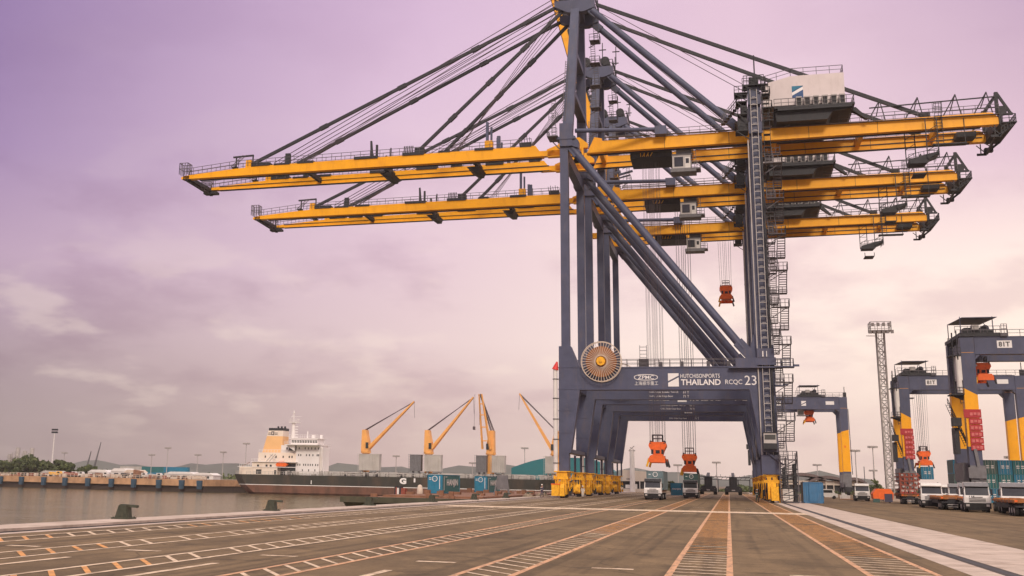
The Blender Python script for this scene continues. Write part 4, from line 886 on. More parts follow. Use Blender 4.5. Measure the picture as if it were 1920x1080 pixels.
for (x,y,lab) in ((-45.3,176,'blue green container nearer along the barge, larger of the two with white lettering'),(-44.7,208,'blue green container farther along the barge, beyond the rusty frame')):
    e=container((x,y,.15),12.2,[tealb,teal],lab,'containers on the barge',H=2.95)
    hlogo(e,-.05,2.3,.45); words('lettering','HANJIN',letter,2.9,10.6,.95,2.25,1.24,e,(0,0,0),bold=.03,axis='+x')
    m=MB(); m.box(-1.0,-.62,-.03,-.02,2.35,2.45); m.box(-1.0,-.62,-.03,-.02,2.12,2.2); m.box(.72,.82,-.03,-.02,.7,2.7); m.box(1.225,1.24,1.0,1.25,.5,2.7); m.box(1.225,1.24,1.9,3.2,2.55,2.65); m.build('stripe',letter,e)
# rope coils left on the kerb
for q,(x,y,r,l) in enumerate(((-27.2,158,.75,'tangled heap of pale mooring rope on the kerb, nearer of two'),(-27.1,169.5,.95,'larger heap of mooring rope on the kerb beside the crane wheels'))):
    e=empty('rope_heap',(x,y,.12),l,'rope','ropes on the quay kerb'); m=MB(); rr_=random.Random(q+4); p=Vector((r,0,.08))
    for k in range(90):
        a=k*.52+rr_.uniform(-.2,.2); h=.08+.5*(k/90)*(.6+.4*math.sin(k*.9)); rad_=r*(1-.55*k/90)*rr_.uniform(.75,1.1); n_=Vector((rad_*math.cos(a),rad_*math.sin(a),h)); m.tube(p,n_,.055,6); p=n_
    m.tube(p,(r*1.5,-.6,.06),.055,6); m.build('coil',mat('mooring_rope',(.34,.27,.20),.9,0,.25,4) if q==0 else MATS['mooring_rope'],e)
# ------------------------------------------------------------------ trucks
def truck(loc, rot, label, group, cabmat=white, number=None, trailer=True, visor=steelg):
    """cab faces -y, origin at the front bumper on the ground"""
    e=empty('terminal_truck',loc,label,'truck',group); e.rotation_euler.z=rot
    m=MB(); m.m=0; m.prism([(-.0,.95),(.02,1.55),(.18,2.0),(1.9,2.0),(1.9,.95)],-1.22,1.22,'x') if False else None
    m.m=0; m.prism([(.0,.95),(-.02,1.5),(.06,1.72),(2.0,1.72),(2.0,.95)],-1.2,1.2,'x'); m.prism([(.3,2.72),(.42,2.98),(2.0,3.05),(2.0,2.6),(.3,2.6)],-1.16,1.16,'x')
    for sx in (-1,1): m.bar((sx*1.14,.08,1.7),(sx*1.12,.36,2.7),.1,.1); m.box(sx*1.13-.06,sx*1.13+.06,1.2,2.0,1.7,2.65)
    m.box(-1.15,1.15,1.94,2.0,1.0,2.9); cb=m.build('cab',cabmat,e)
    m=MB(); m.add([(-1.1,.09,1.74),(1.1,.09,1.74),(1.08,.34,2.62),(-1.08,.34,2.62)],[(0,1,2,3)])
    for sx in (-1,1): m.add([(sx*1.17,.15,1.78),(sx*1.17,1.2,1.78),(sx*1.15,1.2,2.58),(sx*1.15,.4,2.58)],[(0,1,2,3)])
    m.build('windscreen',glass,cb)
    m=MB(); m.box(-1.18,1.18,-.02,.34,2.62,2.72) if visor is None else m.prism([(.05,2.62),(.4,2.98),(.5,3.02),(.4,2.6)],-1.17,1.17,'x'); m.build('sun_visor',visor or white,cb)
    m=MB(); m.m=0
    for z in (1.06,1.2,1.34): m.box(-.78,.78,-.05,-.01,z,z+.06)
    m.m=1; m.box(-.5,.5,-.06,-.02,1.5,1.58); m.build('grille',[steeld,steelg],cb)
    m=MB(); m.box(-1.24,1.24,-.12,.5,.38,.95); m.box(-.9,.9,-.1,.3,.22,.4); bp=m.build('bumper',black,e)
    for sx in (-1,1):
        m=MB(); m.box(sx*.95-.16,sx*.95+.16,-.15,-.11,.6,.82); m.build('headlight',galvl,bp)
        m=MB(); m.box(sx*1.38-.1,sx*1.38+.1,.1,.2,1.75,2.35); m.bar((sx*1.15,.2,2.4),(sx*1.38,.15,2.38),.05); m.build('mirror',steeld,cb)
        m=MB(); m.prism([(-1.24,.95) if sx<0 else (.94,.95),(-.94,.95) if sx<0 else (1.24,.95),(-.94,1.5) if sx<0 else (1.24,1.7),(-1.24,1.7) if sx<0 else (.94,1.5)],-.045,-.0); m.build('corner_panel',cabmat,cb)
    if number: words('lettering',number,dlett,-.75,-.25,1.5,1.68,-.07,cb,(0,0,0),bold=.02)
    m=MB(); m.box(-.5,.5,.4,6.6,.6,.95); m.box(-.9,.9,2.1,2.6,.8,2.4); m.box(-1.1,-.6,2.4,3.6,.45,.9); m.tube((.85,2.3,.8),(.85,2.3,3.1),.09,8); m.build('chassis',steeld,e)
    ws=[(1.2,.42)]+[(4.6,.42),(5.8,.42)]
    if trailer:
        m=MB(); m.box(-1.2,-1.0,2.8,14.6,1.15,1.38); m.box(1.0,1.2,2.8,14.6,1.15,1.38); m.box(-.45,.45,3.5,14.6,.85,1.2)
        for k in range(7): m.box(-1.2,1.2,3+k*1.9,3.15+k*1.9,1.18,1.36)
        m.build('trailer_bed',rust,e); ws+=[(11.6,.42),(12.9,.42)]
    for y,r in ws:
        for sx in (-1,1):
            w=MB(); w.tube((sx*.82,y,.5),(sx*1.18,y,.5),.5,14); wo_=w.build('wheel',black,e)
            w=MB(); w.tube((sx*1.1,y,.5),(sx*1.2,y,.5),.27,10); w.build('rim',galvl,wo_)
    return e
g1='trucks under the quay cranes'
ta=truck((-10.65,167.5,0),0,'white truck carrying a blue green container, under the nearest crane, left of the pair',g1,visor=steeld)
tb=truck((-6.3,197,0),0,'white truck under the lowered spreader, right of the pair beneath the cranes',g1,visor=steeld)
for (x,y,l) in ((-10.5,170.6,'grey green container loaded on the left truck'),(-6.25,200.2,'dark green container on the right truck, gripped by the spreader')):
    e=container((x,y,1.4),12.2,[greyt if x<-8 else green]*2,l,'containers on trucks',H=2.75); hlogo(e,.05,2.25,.36); m=MB(); m.box(-.9,-.6,-.03,-.02,2.2,2.3); m.build('stripe',letter,e)
def flatbed(loc, rot, label, group, bedm=wood, load=None):
    """rear faces -y, origin at the tail on the ground"""
    e=empty('flatbed_trailer',loc,label,'trailer',group); e.rotation_euler.z=rot
    m=MB(); m.m=0; m.box(-1.22,1.22,0,12.4,1.22,1.42); m.m=1; m.box(-1.22,-.4,-.03,.0,1.2,1.42); m.box(.3,1.22,-.03,.0,1.2,1.42)
    for k in range(6): m.box(-1.27,1.27,.3+k*2.3,.5+k*2.3,1.15,1.55)
    m.build('bed',[rust,bedm],e)
    m=MB(); m.box(-.5,.5,.1,12,.8,1.2); m.box(-1.1,1.1,4.2,12,.7,1.2); m.box(-1.1,1.1,.05,.2,.78,.95); m.box(-.45,.45,-.1,.05,.42,.5); m.box(-.45,.45,-.1,.05,.66,.72); m.build('chassis',steeld,e)
    m=MB(); m.box(-.55,.55,-.12,-.1,.58,.65); m.box(-.5,.5,-.12,-.1,.34,.4); m.build('bumper',galvl,e)
    for y in (.8,2.1,3.4):
        for sx in (-1,1):
            for dx in (.55,1.0):
                w=MB(); w.tube((sx*dx-.14,y,.5),(sx*dx+.14,y,.5),.5,14); wo_=w.build('wheel',black,e)
                if dx>.9 and y>.7: w=MB(); w.tube((sx*dx-.16,y,.5),(sx*dx+.16,y,.5),.24,10); w.build('rim',galvl,wo_)
    m=MB()
    for sx in (-1,1): m.box(sx*1.05-.12,sx*1.05+.12,-.05,-.02,1.27,1.42)
    m.build('tail_light',ora,e)
    return e
g2='trucks parked in the yard'; g3='trailers parked in the yard'
truck((24.75,129,0),rad(-6),'white truck with number on its nose, parked between two trailers in the yard',g2,number='115',visor=steelg,trailer=True)
truck((27.4,125.0,0),rad(-8),'white truck at the right edge of the photograph',g2,visor=steelg)
truck((23.9,151,0),rad(-7),'white truck behind the left trailer, next to the red brown load',g2,visor=None)
truck((26.6,142,0),rad(-6),'white truck half hidden behind the numbered truck',g2,visor=steelg)
truck((22.6,214,0),rad(-4),'small distant white truck beside the blue yard crane leg',g2,visor=None)
truck((29.6,166,0),rad(-6),'white truck far behind, showing between the rack stack and the front trucks',g2,visor=steelg)
truck((32.6,190,0),rad(-5),'white truck farthest back, beside the middle yard crane leg',g2,visor=None)
flatbed((27.6,158,0),rad(-4),'empty flatbed trailer farther back, in front of the middle trucks',g3)
flatbed((24.1,139,0),rad(-4),'empty flatbed trailer with orange timber tail, left of the numbered truck',g3)
flatbed((25.9,113,0),rad(-4),'empty flatbed trailer with orange timber tail, right of the numbered truck',g3)
flatbed((26.0,183,0),rad(-3),'flatbed trailer carrying the stack of red brown racks',g3)
# stacked racks
e=empty('rack_stack',(26.0,183,1.5),'tall stack of red brown steel racks on the trailer','rack stack')
m=MB()
for k in range(5):
    z=k*.62; m.box(-1.3,1.3,.1,6,z,z+.16); m.box(-1.3,1.3,.1,6,z+.5,z+.56)
    for x in (-1.25,-.65,0,.65,1.25): m.box(x-.09,x+.09,.08,.2,z+.1,z+.6); m.box(x-.05,x+.3,.2,1.0,z+.15,z+.4)
m.build('rack',ratchet,e); m=MB()
for k in range(8): x=random.uniform(-1.1,1); z=random.uniform(.2,2.7); m=MB(); m.box(x,x+.3,.02,.1,z,z+.25); m.build('twist_lock',galvl,e)
# ------------------------------------------------------------------ reach stackers seen from behind
for i,(x,y,l) in enumerate(((-5.0,292,'dark reach stacker seen from behind, left of the pair under the gate beam'),(1.0,292,'dark reach stacker seen from behind, right of the pair under the gate beam'))):
    if i==0:
        rs=empty('reach_stacker',(0,0,0),'','reach stacker','reach stackers under the cranes')
        m=MB(); m.prism([(-1.9,.7),(1.9,.7),(2.0,1.3),(1.7,2.1),(-1.7,2.1),(-2.0,1.3)],0,6.5); m.box(-1.5,1.5,-.5,.4,.8,1.9); m.build('body',steeld,rs)
        m=MB(); m.m=0; m.box(-.95,.95,2.2,4,2.1,2.5); m.box(-.95,.95,2.2,4,4.05,4.25)
        for sx in (-1,1):
            for yy in (2.25,3.95): m.box(sx*.88-.08,sx*.88+.08,yy-.08,yy+.08,2.4,4.1)
        m.m=1; m.box(-.8,.8,2.3,3.9,2.5,4.05); m.build('cab',[steeld,glass],rs)
        m=MB(); m.bar((0,1.2,4.0),(0,8.5,5.0),.7,.9); m.bar((0,1.3,1.8),(0,1.3,4.3),1.0,.6); m.build('lift_boom',steeld,rs)
        for sx in (-1,1):
            for yy in (.9,6): w=MB(); w.tube((sx*1.2,yy,.85),(sx*2.05,yy,.85),.85,14); w.build('wheel',black,rs)
        m=MB(); m.box(-.4,.4,-.55,-.5,1.0,1.25); m.box(-1.6,-1.2,-.05,0,1.4,1.6); m.box(1.2,1.6,-.05,0,1.4,1.6); m.build('tail_light',galvl,rs); o_=rs
    else: o_=copy_tree(rs)
    o_.location=(x,y,0); o_['label']=l
e=container((-10.9,250,0),6.1,[tealb,teal],'blue teal container standing on the apron behind the left truck',None,H=2.6,doors=False); words('lettering','HANJIN',letter,-.9,.9,1.1,1.5,-.03,e,(0,0,0),bold=.03)
e.rotation_euler.z=0
# ------------------------------------------------------------------ rubber tyred yard gantries
def yard_gantry(loc, label, trolley_x, sign, panels=True, span=24.0, ztop=27.7, zbot=24.7, left_yellow=(9.4,18.6), right_yellow=(6.8,18.3)):
    """origin: middle of the near left leg, on the ground"""
    e=empty('yard_gantry',loc,label,'yard crane','yard gantries'); D=11.5
    for yi,yy in enumerate((0,D)):
        for xi,x in enumerate((0,span)):
            ylo,yhi=left_yellow if xi==0 else right_yellow
            m=MB(); s=1 if xi==0 else -1; tap=.25
            def seg(z0,z1,mi,w0,w1):
                m.m=mi; vs=[]
                for z,w in ((z0,w0),(z1,w1)): vs+=[(x-1.15,yy-.8,z),(x-1.15+2.3*w,yy-.8,z),(x-1.15+2.3*w,yy+.8,z),(x-1.15,yy+.8,z)] if xi==0 else [(x+1.15-2.3*w,yy-.8,z),(x+1.15,yy-.8,z),(x+1.15,yy+.8,z),(x+1.15-2.3*w,yy+.8,z)]
                m.add(vs,[(0,3,2,1),(4,5,6,7),(0,1,5,4),(1,2,6,5),(2,3,7,6),(3,0,4,7)])
            seg(3.6,ylo,0,.9,.88)
            # painted band with a slanted upper edge
            xl,xr=(x-1.15,x+.95) if xi==0 else (x-.95,x+1.15)
            m.m=1; m.prism([(xl,ylo),(xr,ylo),(xr,yhi-(.6 if xi==0 else -.3)),(xl,yhi+(.6 if xi==0 else -.3))],yy-.805,yy+.805)
            m.m=0; m.prism([(xl,yhi+(.6 if xi==0 else -.3)),(xr,yhi-(.6 if xi==0 else -.3)),(xr+.1*s if xi==0 else xr,zbot),(xr+.1 if xi==0 else xr,ztop),(xl if xi==0 else xl-.1,ztop),(xl if xi==0 else xl-.1,zbot)],yy-.8,yy+.8)
            m.m=1; m.box(xl+.1,xr-.1,yy-.81,yy-.8,zbot+.2,zbot+.25)
            lg=m.build('leg',[steel,yel],e)
            if yi==0:
                m=MB(); m.m=1; m.box(x-.35,x+.15,yy-.82,yy-.81,(ylo+yhi)/2+1.0,(ylo+yhi)/2+1.35); m.box(x-.4,x+.2,yy-.82,yy-.81,(ylo+yhi)/2+1.5,(ylo+yhi)/2+1.6); m.build('marking',[steel,ora],lg)
            if panels and xi==0 and yi==0:
                m=MB(); m.m=0; m.box(x-1.5,x+1.2,yy-1.0,yy-.84,14.2,15.6)
                for k in range(5):
                    z=8.8+k*1.08; m.m=0; m.box(x-.75,x+1.25,yy-1.0,yy-.84,z,z+.98); m.m=1
                for k in range(6):
                    z=8.8+k*1.08 if k<5 else 14.35
                    for q in range(3): m.box(x-.55+q*.58,x-.2+q*.58+.08,yy-1.03,yy-1.0,z+.22+.1*(q%2),z+.72)
                pm=MATS.get('panel_letter') or mat('panel_letter',(.62,.16,.15),.6)
                m.build('warning_panel',[redpanel,pm],lg)
        m=MB(); m.box(1.1,span-1.1,yy-.75,yy+.75,zbot,ztop); m.box(1.0,span-1,yy-.85,yy+.85,ztop,ztop+.12); m.box(1,span-1,yy-.85,yy+.85,zbot-.1,zbot)
        m.prism([(1.1,zbot),(2.0,zbot),(1.1,zbot-1.0)],yy-.7,yy+.7); m.prism([(span-2.0,zbot),(span-1.1,zbot),(span-1.1,zbot-1.0)],yy-.7,yy+.7)
        gd=m.build('girder',steel,e)
        m=MB(); m.rail([(-1,yy-.8,ztop+.1),(span+1,yy-.8,ztop+.1)],1.15,1.8,.05); m.build('handrail',galv,gd)
        if yi==0:
            m=MB(); m.m=0; m.box(4.6,6.9,-.80,-.76,zbot+.95,zbot+2.2); m.m=1
            sg=m.build('sign_board',[letter],gd); words('lettering',sign,dlett,4.85,6.6,zbot+1.15,zbot+2.0,-.81,sg,(0,0,0),bold=.03)
            m=MB(); m.m=0; m.add([(12.6,-.78,zbot+.9),(13.9,-.78,zbot+.9),(13.9,-.78,zbot+1.75),(12.6,-.78,zbot+1.1)],[(0,1,2,3)]); m.add([(12.6,-.78,zbot+1.35),(13.9,-.78,zbot+2.05),(13.9,-.78,zbot+2.3),(12.6,-.78,zbot+2.3)],[(0,1,2,3)]); m.build('emblem',letter,gd)
            m=MB(); m.box(19.3,21.6,-.80,-.76,zbot+1.2,zbot+2.2); m.build('sign_board',letter,gd)
    for x in (0,span):
        m=MB(); m.box(x-.6,x+.6,.8,D-.8,zbot+.6,zbot+2.2); m.build('tie_beam',steel,e); m=MB(); m.box(x-.75,x+.75,-2.2,D+2.2,2.4,3.7); m.box(x-1.15,x+1.15,-.85,.85,2.4,6.3); m.box(x-.9,x+.9,D-.85,D+.85,2.4,6); m.build('sill_beam',steelg,e)
        for yy in (-1.0,D+1):
            m=MB(); m.box(x-.8,x+.8,yy-1.7,yy+1.7,1.2,2.5); m.box(x-1.3,x-.8,yy-1.2,yy+1,.9,2.1); bo=m.build('wheel_bogie',steeld,e)
            for dy in (-1,1): w=MB(); w.tube((x-.35,yy+dy,.8),(x+.35,yy+dy,.8),.8,16); w.build('tyre',black,bo)
    # plant on the outer side of the left legs
    m=MB(); m.m=0; m.box(-2.0,-1.2,-.9,1.2,20.5,24.6); m.tube((-1.7,-.6,18.4),(-1.7,-.6,24.0),.45,10); m.m=1; m.box(-3.2,-1.15,-1.2,2.5,18.0,18.2); m.box(-2.9,-1.15,-1,2.5,24.6,24.8); m.rail([(-3.1,-1.1,18.2),(-1.15,-1.1,18.2)],1.1,.6,.05); m.rail([(-2.9,-1,24.8),(-1.2,-1,24.8)],1.3,.6,.05); m.tube((-2.6,-1,18),(-2.4,-1,28.6),.12,6); m.tube((-1.7,-1,24),(-1.7,-1,29),.1,6)
    m.prism([(-1.2,17.2),(-3.2,18.0),(-1.2,18.0)],-.2,.2); m.build('electrical_cabinet',[white,steeld],e)
    m=MB(); m.ladder((-1.3,-.2,16.5),(-2.4,1.5,24.5),.6,.5); m.bar((-1.6,9,15.5),(-.8,1,9.5),.2); m.ladder((-2.3,8,17.0),(-.9,1.5,9.5),.7,.55); m.rail([(-2.3,8,17.0),(-.9,1.5,9.5)],1.1,.9,.05); m.box(-2.9,-2.2,.2,3,8.2,12.6); m.box(-3.3,-1.9,-1,.6,12.8,14.2); m.build('stair',steeld,e)
    m=MB(); m.box(-1.8,-.7,1.5,9.5,3.8,6.8); m.box(-1.5,1.2,-1.3,-.85,4.2,6.0); m.bar((-.2,-1,9.0),(.4,-1,4.0),.5,.3); m.build('power_pack',steelg,e)
    m=MB(); m.tube((span+.6,0,ztop),(span+.6,0,ztop+3),.1,6); m.box(span+.2,span+1.1,-.3,.3,ztop+.1,ztop+1.4); m.tube((span+1.5,-.6,6),(span+1.3,-.6,zbot),.1,5); m.build('lamp_post',steeld,e)
    # trolley
    tx=trolley_x
    m=MB(); m.box(tx-3.2,tx+3.2,-1,D+1,ztop+.15,ztop+.75); m.box(tx-2.4,tx+2.4,0,D,ztop+.75,ztop+1.3); m.box(tx-2.0,tx+1.2,1,4,ztop+1.3,ztop+1.9); m.tube((tx+1.6,2,ztop+1.9),(tx+1.6,8,ztop+1.9),.6,12)
    tr=m.build('trolley',steeld,e)
    m=MB(); m.box(tx-1.0,tx+.1,-.4,.9,ztop+1.3,ztop+2.2); m.build('drum',galvl,tr)
    m=MB()
    for sx in (-2.7,2.4):
        for yy in (.2,D-.2): m.bar((tx+sx,yy,ztop+.7),(tx+sx,yy,ztop+3.7),.13); 
        m.bar((tx+sx,.2,ztop+.8),(tx+sx-1.2 if sx<0 else tx+sx-1.5,.2,ztop+2.6),.1) if sx>0 else None
    m.prism([(-1.0,ztop+3.35),(D+1.0,ztop+3.9),(D+1.0,ztop+4.0),(-1.0,ztop+3.45)],tx-2.6,tx+2.9,'x'); m.build('roof',steel,tr)
    m=MB(); m.rail([(tx-3.9,-1.2,ztop+.7),(tx+4.2,-1.2,ztop+.7)],1.15,.9,.05); m.box(tx+3.2,tx+4.3,-1.2,1,ztop+.1,ztop+.6); m.rail([(tx+3.4,-1,ztop+.6),(tx+4.3,-1,ztop+.6)],1.6,.4,.05); m.build('handrail',galv,tr)
    m=MB(); m.m=0; m.box(tx-3.4,tx-1.7,1,3.2,zbot-1.7,zbot); m.m=1; m.box(tx-3.3,tx-1.8,.96,1.0,zbot-1.6,zbot-.4); m.m=2; m.box(tx-3.7,tx-.4,.9,3.3,zbot-1.9,zbot-1.7); m.build('operator_cab',[cabw,glass,steelg],tr)
    return e
yard_gantry((8.6,345,0),'distant yard crane showing a single yellow leg, left of the lattice mast',15.0,'07T',panels=False,ztop=27.9,zbot=24.5)
yard_gantry((39.3,275,0),'blue grey and yellow yard crane in the middle, lowering a blue container',2.6,'81T',ztop=27.4,zbot=24.4)
yard_gantry((40.2,208,0),'nearest yard crane with yellow leg, cut off by the right photo edge',2.0,'81T',ztop=27.8,zbot=25.0)
g4='spreaders hanging from the yard cranes'
spreader((23.6,350.7,21.0),24.6,'small orange spreader hanging high under the distant yard crane',6.1,2.6,g4)
spreader((43.2,280,7.4),24.5,'orange spreader holding a blue container low beside the red warning panels',6.1,2.6,g4)
spreader((43.3,213.7,20.6),25.0,'orange spreader hauled up under the beam of the nearest yard crane',6.1,2.6,g4)
container((43.25,276.9,4.5),6.1,[tealb,green],'blue container hanging below the spreader of the middle yard crane',None,H=2.75,Wd=2.6,doors=True)
# ------------------------------------------------------------------ stacked containers at the right
rnd=random.Random(5); cols=['nearest the yard crane leg','second column','third column','fourth column','fifth column','sixth column']; tiers=['bottom','middle','top']
protos={}
for k in range(6):
    for t in range(3):
        nm,mm=[('teal',[teal,green]),('blue',[tealb,green]),('green',[green,green])][ (k*2+t*5+ (k*t)%2)%3 ]
        loc=(42.2+k*2.56,233,t*2.62+.02); lab='%s container in the %s tier of the stack, %s'%(nm,tiers[t],cols[k])
        if nm not in protos: protos[nm]=container(loc,6.1,mm,lab,'stacked containers in the yard',H=2.6,doors=True)
        else:
            c=copy_tree(protos[nm]); c.location=loc; c['label']=lab
e=container((11.6,172,0),5.6,[blue,greyg],'plain blue fronted container standing alone beside the crane rail',None,H=2.95,Wd=2.75)
m=MB(); m.box(-.62,.62,-.03,.0,.2,2.75); m.build('door_panel',blue,e)
m=MB(); m.box(-.04,.04,-.05,.0,.1,2.85); m.tube((-.55,-.05,.2),(-.55,-.05,2.8),.025,5); m.tube((.55,-.05,.2),(.55,-.05,2.8),.025,5); m.build('lock_bar',blue,e)
e=container((9.0,190,0),5,[white,white],'low pale steel cabinet on the ground behind the blue container',None,H=1.9,Wd=1.6); e['category']='cabinet'
# ------------------------------------------------------------------ lattice mast and lamp posts
e=empty('light_mast',(28.4,223,0),'tall pale lattice floodlight mast rising behind the parked trucks','light mast')
m=MB(); H_=31.0; w0,w1=.62,.72
for sx in (-1,1):
    for sy in (-1,1): m.bar((sx*w0,sy*w0,0),(sx*w1*.95,sy*w1*.95,H_),.2)
k=0; z=0
while z<H_-1.3:
    for sx,sy,tx,ty in ((-1,-1,1,-1),(1,-1,1,1),(1,1,-1,1),(-1,1,-1,-1)):
        a,b=((sx,sy),(tx,ty)) if k%2 else ((tx,ty),(sx,sy)); m.bar((a[0]*w0,a[1]*w0,z),(b[0]*w0,b[1]*w0,z+1.3),.13); m.bar((sx*w0,sy*w0,z),(tx*w0,ty*w0,z),.09)
    z+=1.3; k+=1
m.ladder((0,.2,0),(0,.2,H_),.6,.5)
m.build('lattice',galvl,e)
m=MB(); m.box(-1.8,1.8,-1.8,1.8,H_,H_+.15); m.rail([(-1.8,-1.8,H_+.1),(1.8,-1.8,H_+.1),(1.8,1.8,H_+.1),(-1.8,1.8,H_+.1),(-1.8,-1.8,H_+.1)],1.6,.9,.06); m.bar((-2.6,-1.5,H_-.9),(-.8,-1.2,H_-.9),.12); m.build('gallery',galvl,e)
for q in range(6):
    m=MB(); a=-1.9+q*.76; m.box(a-.26,a+.26,-2.1,-1.7,H_-.5,H_+.1); m.build('floodlight',lampw,e)
for q in range(4):
    m=MB(); a=-1.4+q*.95; m.box(a-.25,a+.25,-1.9,-1.6,H_+.9,H_+1.5); m.build('floodlight',lampw,e)
m=MB(); m.box(-1.3,1.3,-1.3,1.3,0,.9); m.build('footing',conc,e)
for q,(x,y) in enumerate(((30.6,222),(31.6,220))):
    e=empty('striped_barrier',(x,y,0),'red and white striped barrier block %s'%('right of the lattice mast foot','nearer the red brown rack stack'),'barrier','barriers at the mast foot') if False else empty('striped_barrier',(x,y,0),('red and white striped barrier touching the lattice mast foot','red and white striped barrier beside the red brown rack stack')[q],'barrier','barriers at the mast foot')
    m=MB()
    for k in range(7): m.m=k%2; m.box(-.55,.55,-.2,.2,k*.3,k*.3+.3)
    m.build('block',[white,red],e)
def lamp(x,y,h,label,z0=0,heads=2,r=.22,lean=0,group='lamp posts along the horizon'):
    e=empty('lamp_post',(x,y,z0),label,'lamp post',group); h-=z0
    m=MB(); m.tube((0,0,0),(0,0,h),r,7,r*.6); m.build('pole',galvl,e)
    m=MB(); m.tube((0,0,h-.2),(0,0,h+.25),1.1,12,1.1)
    for q in range(6): a=q*math.pi/3; m.box(1.2*math.cos(a)-.4,1.2*math.cos(a)+.4,1.2*math.sin(a)-.3,1.2*math.sin(a)+.3,h-.35,h+.3)
    m.build('lamp_ring',lampw,e); return e
for x,y,h,l,z0 in ((-333,520,12.5,'thin lamp post standing right beside the tall flat headed mast',.7),(-260.9,480,11.3,'short lamp post behind the white sheds of the far wharf',.7),(-252.8,480,14.6,'taller lamp post behind the white sheds of the far wharf',.7),(-237.3,480,11.6,'short lamp post left of the brown truck on the far wharf',.7),(-224.5,480,13.0,'lamp post right of the brown truck on the far wharf',.7),(-208.8,470,16.7,'tall lamp post just left of the ship stern',.7),(-141.4,480,12.3,'lamp post behind the ship, right of its first orange crane',.7),(-106.9,480,9.8,'low lamp post behind the ship near its third crane',.7),(-82.3,470,16.1,'dark topped lamp post beside the teal dome roof',.7),
    (-17.6,420,9.2,'lamp post between the two trucks under the quay cranes',0),(-4.3,440,10.7,'lamp post above the gate beam under the quay cranes',0),(32.2,450,10.5,'lamp post rising behind the curved warehouse roof',0),(40.8,400,14.4,'tall lamp post between the yellow crane leg and the small tree',0),(46.3,400,15.7,'tallest lamp post beside the lattice mast',0),(55.2,480,9.2,'short lamp post just left of the lattice mast',0),(72.2,330,11.0,'lamp post above the container stack at the right',0)):
    lamp(x,y,h,l,z0)
e=empty('aerial_pole',(46.5,430,0),'bare thin pole between the lamp posts left of the lattice mast','pole'); m=MB(); m.tube((0,0,0),(0,0,9.8),.15,6); m.build('pole',steelg,e)
e=empty('flood_mast',(-302,462,.7),'tall mast with a flat rack of floodlights on the far wharf at the left','light mast')
m=MB(); m.tube((0,0,0),(0,0,19.8),.35,8,.18); m.build('pole',white,e); m=MB()
for k in range(2):
    for q in range(5): m.box(-1.5+q*.65,-1.05+q*.65,-.3,.3,19.6+k*1.2,20.4+k*1.2)
m.bar((-1.6,.4,20),(1.6,.4,20),.12); m.bar((-1.6,.4,21.2),(1.6,.4,21.2),.12); m.build('lamp_rack',steeld,e)
for q,(x,y,zt_,l) in enumerate(((-303.6,500,17.6,'leaning lattice boom of a small mobile crane on the far wharf, taller of two'),(-306.5,498,13.0,'shorter leaning boom beside the taller one on the far wharf'))):
    e=empty('mobile_crane',(x,y,.7),l,'mobile crane','mobile cranes on the far wharf'); m=MB(); m.bar((0,0,1.5),(3.4-q,0,zt_-.7),.9,.9,.3,.3); m.bar((.4,0,2),(3.2-q,0,zt_-1.8),.2); m.build('boom',steelg,e); m=MB(); m.box(-2,2,-1.2,1.2,.5,2.4); m.build('carrier',steeld,e)
# ------------------------------------------------------------------ buildings
e=empty('dome_warehouse',(-76,462,.7),'teal warehouse with a curved roof rising behind the ship','warehouse')
pts=[(-86.5+22*i/14, 5.6+7.2*math.sin(math.pi*(.12+.42*i/14))/math.sin(math.pi*.5)-2.0) for i in range(15)]
m=MB(); m.prism([(p[0],p[1]+1.5) for p in pts]+[(-56,12.2),(-50,10.5),(-46,7),(-46,.7),(-86.5,.7)],462,490); m.m=1; m.box(-86.6,-46,461.8,462,.7,3.0); m.build('shell',[domet,wallp],e,(-76,462,.7))
e=empty('terminal_building',(-25.5,330,0),'pale building with dark opening beside the farthest left crane wheels','building')
m=MB(); m.m=0; m.prism([(-29.5,3.0),(-21.2,3.0),(-20.6,3.4),(-20.6,4.6),(-22.5,5.7),(-29.5,6.2)],330,345); m.m=1; m.box(-29.4,-21.2,331.5,345,0,3.0); m.m=0; m.box(-30,-21,329.5,331,0,.9); m.build('facade',[wallp,steeld],e,(-25.5,330,0))
words('lettering','OCE',dlett,-28.3,-26.6,3.35,3.85,329.97,e,(-25.5,330,0),bold=.03)
m=MB(); m.tube((-24.6,330.2,0),(-24.6,330.2,3.1),.13,8); m.tube((-27,330.4,0),(-27,330.4,3),.1,8); m.build('column',white,e,(-25.5,330,0))
m=MB(); m.box(-28.6,-27.2,329.6,329.9,1.0,2.0); m.box(-26.0,-25.3,329.6,329.9,.9,2.2); m.build('sign_board',white,e,(-25.5,330,0))
e=empty('floodlight_column',(-26.3,326,0),'thick white column with lamps on top above the pale building','light column'); m=MB(); m.tube((0,0,0),(0,0,11.3),.75,12,.65); m.build('column',white,e); m=MB(); m.box(-.9,.9,-.3,.3,11.3,11.6); m.bar((-.8,0,11.5),(.7,0,12.8),.25); m.bar((.8,0,11.5),(-.5,0,12.4),.2); m.build('lamp_rack',galvl,e)
e=empty('gate_frame',(-1.5,400,0),'low steel truss beam on posts across the far end of the apron','gate')
m=MB(); m.bar((-10.4,400,5.2),(7.0,400,5.0),.3); m.bar((-10.4,400,4.3),(7.0,400,4.1),.2)
for k in range(12): x=-10.4+k*1.55; m.bar((x,400,4.2),(x+.8,400,5.1),.14); m.tube((x,400,5.1),(x,400,5.5+.25*(k%3)),.07,5)
m.build('beam',steeld,e,(-1.5,400,0))
for x in (-10.2,-3.6,3.0,6.8): m=MB(); m.tube((x,400,0),(x,400,4.4),.18,7); m.build('post',steeld,e,(-1.5,400,0))
e=empty('yard_warehouse',(33,432,0),'long low warehouse with brown curved roofs behind the blue container','warehouse')
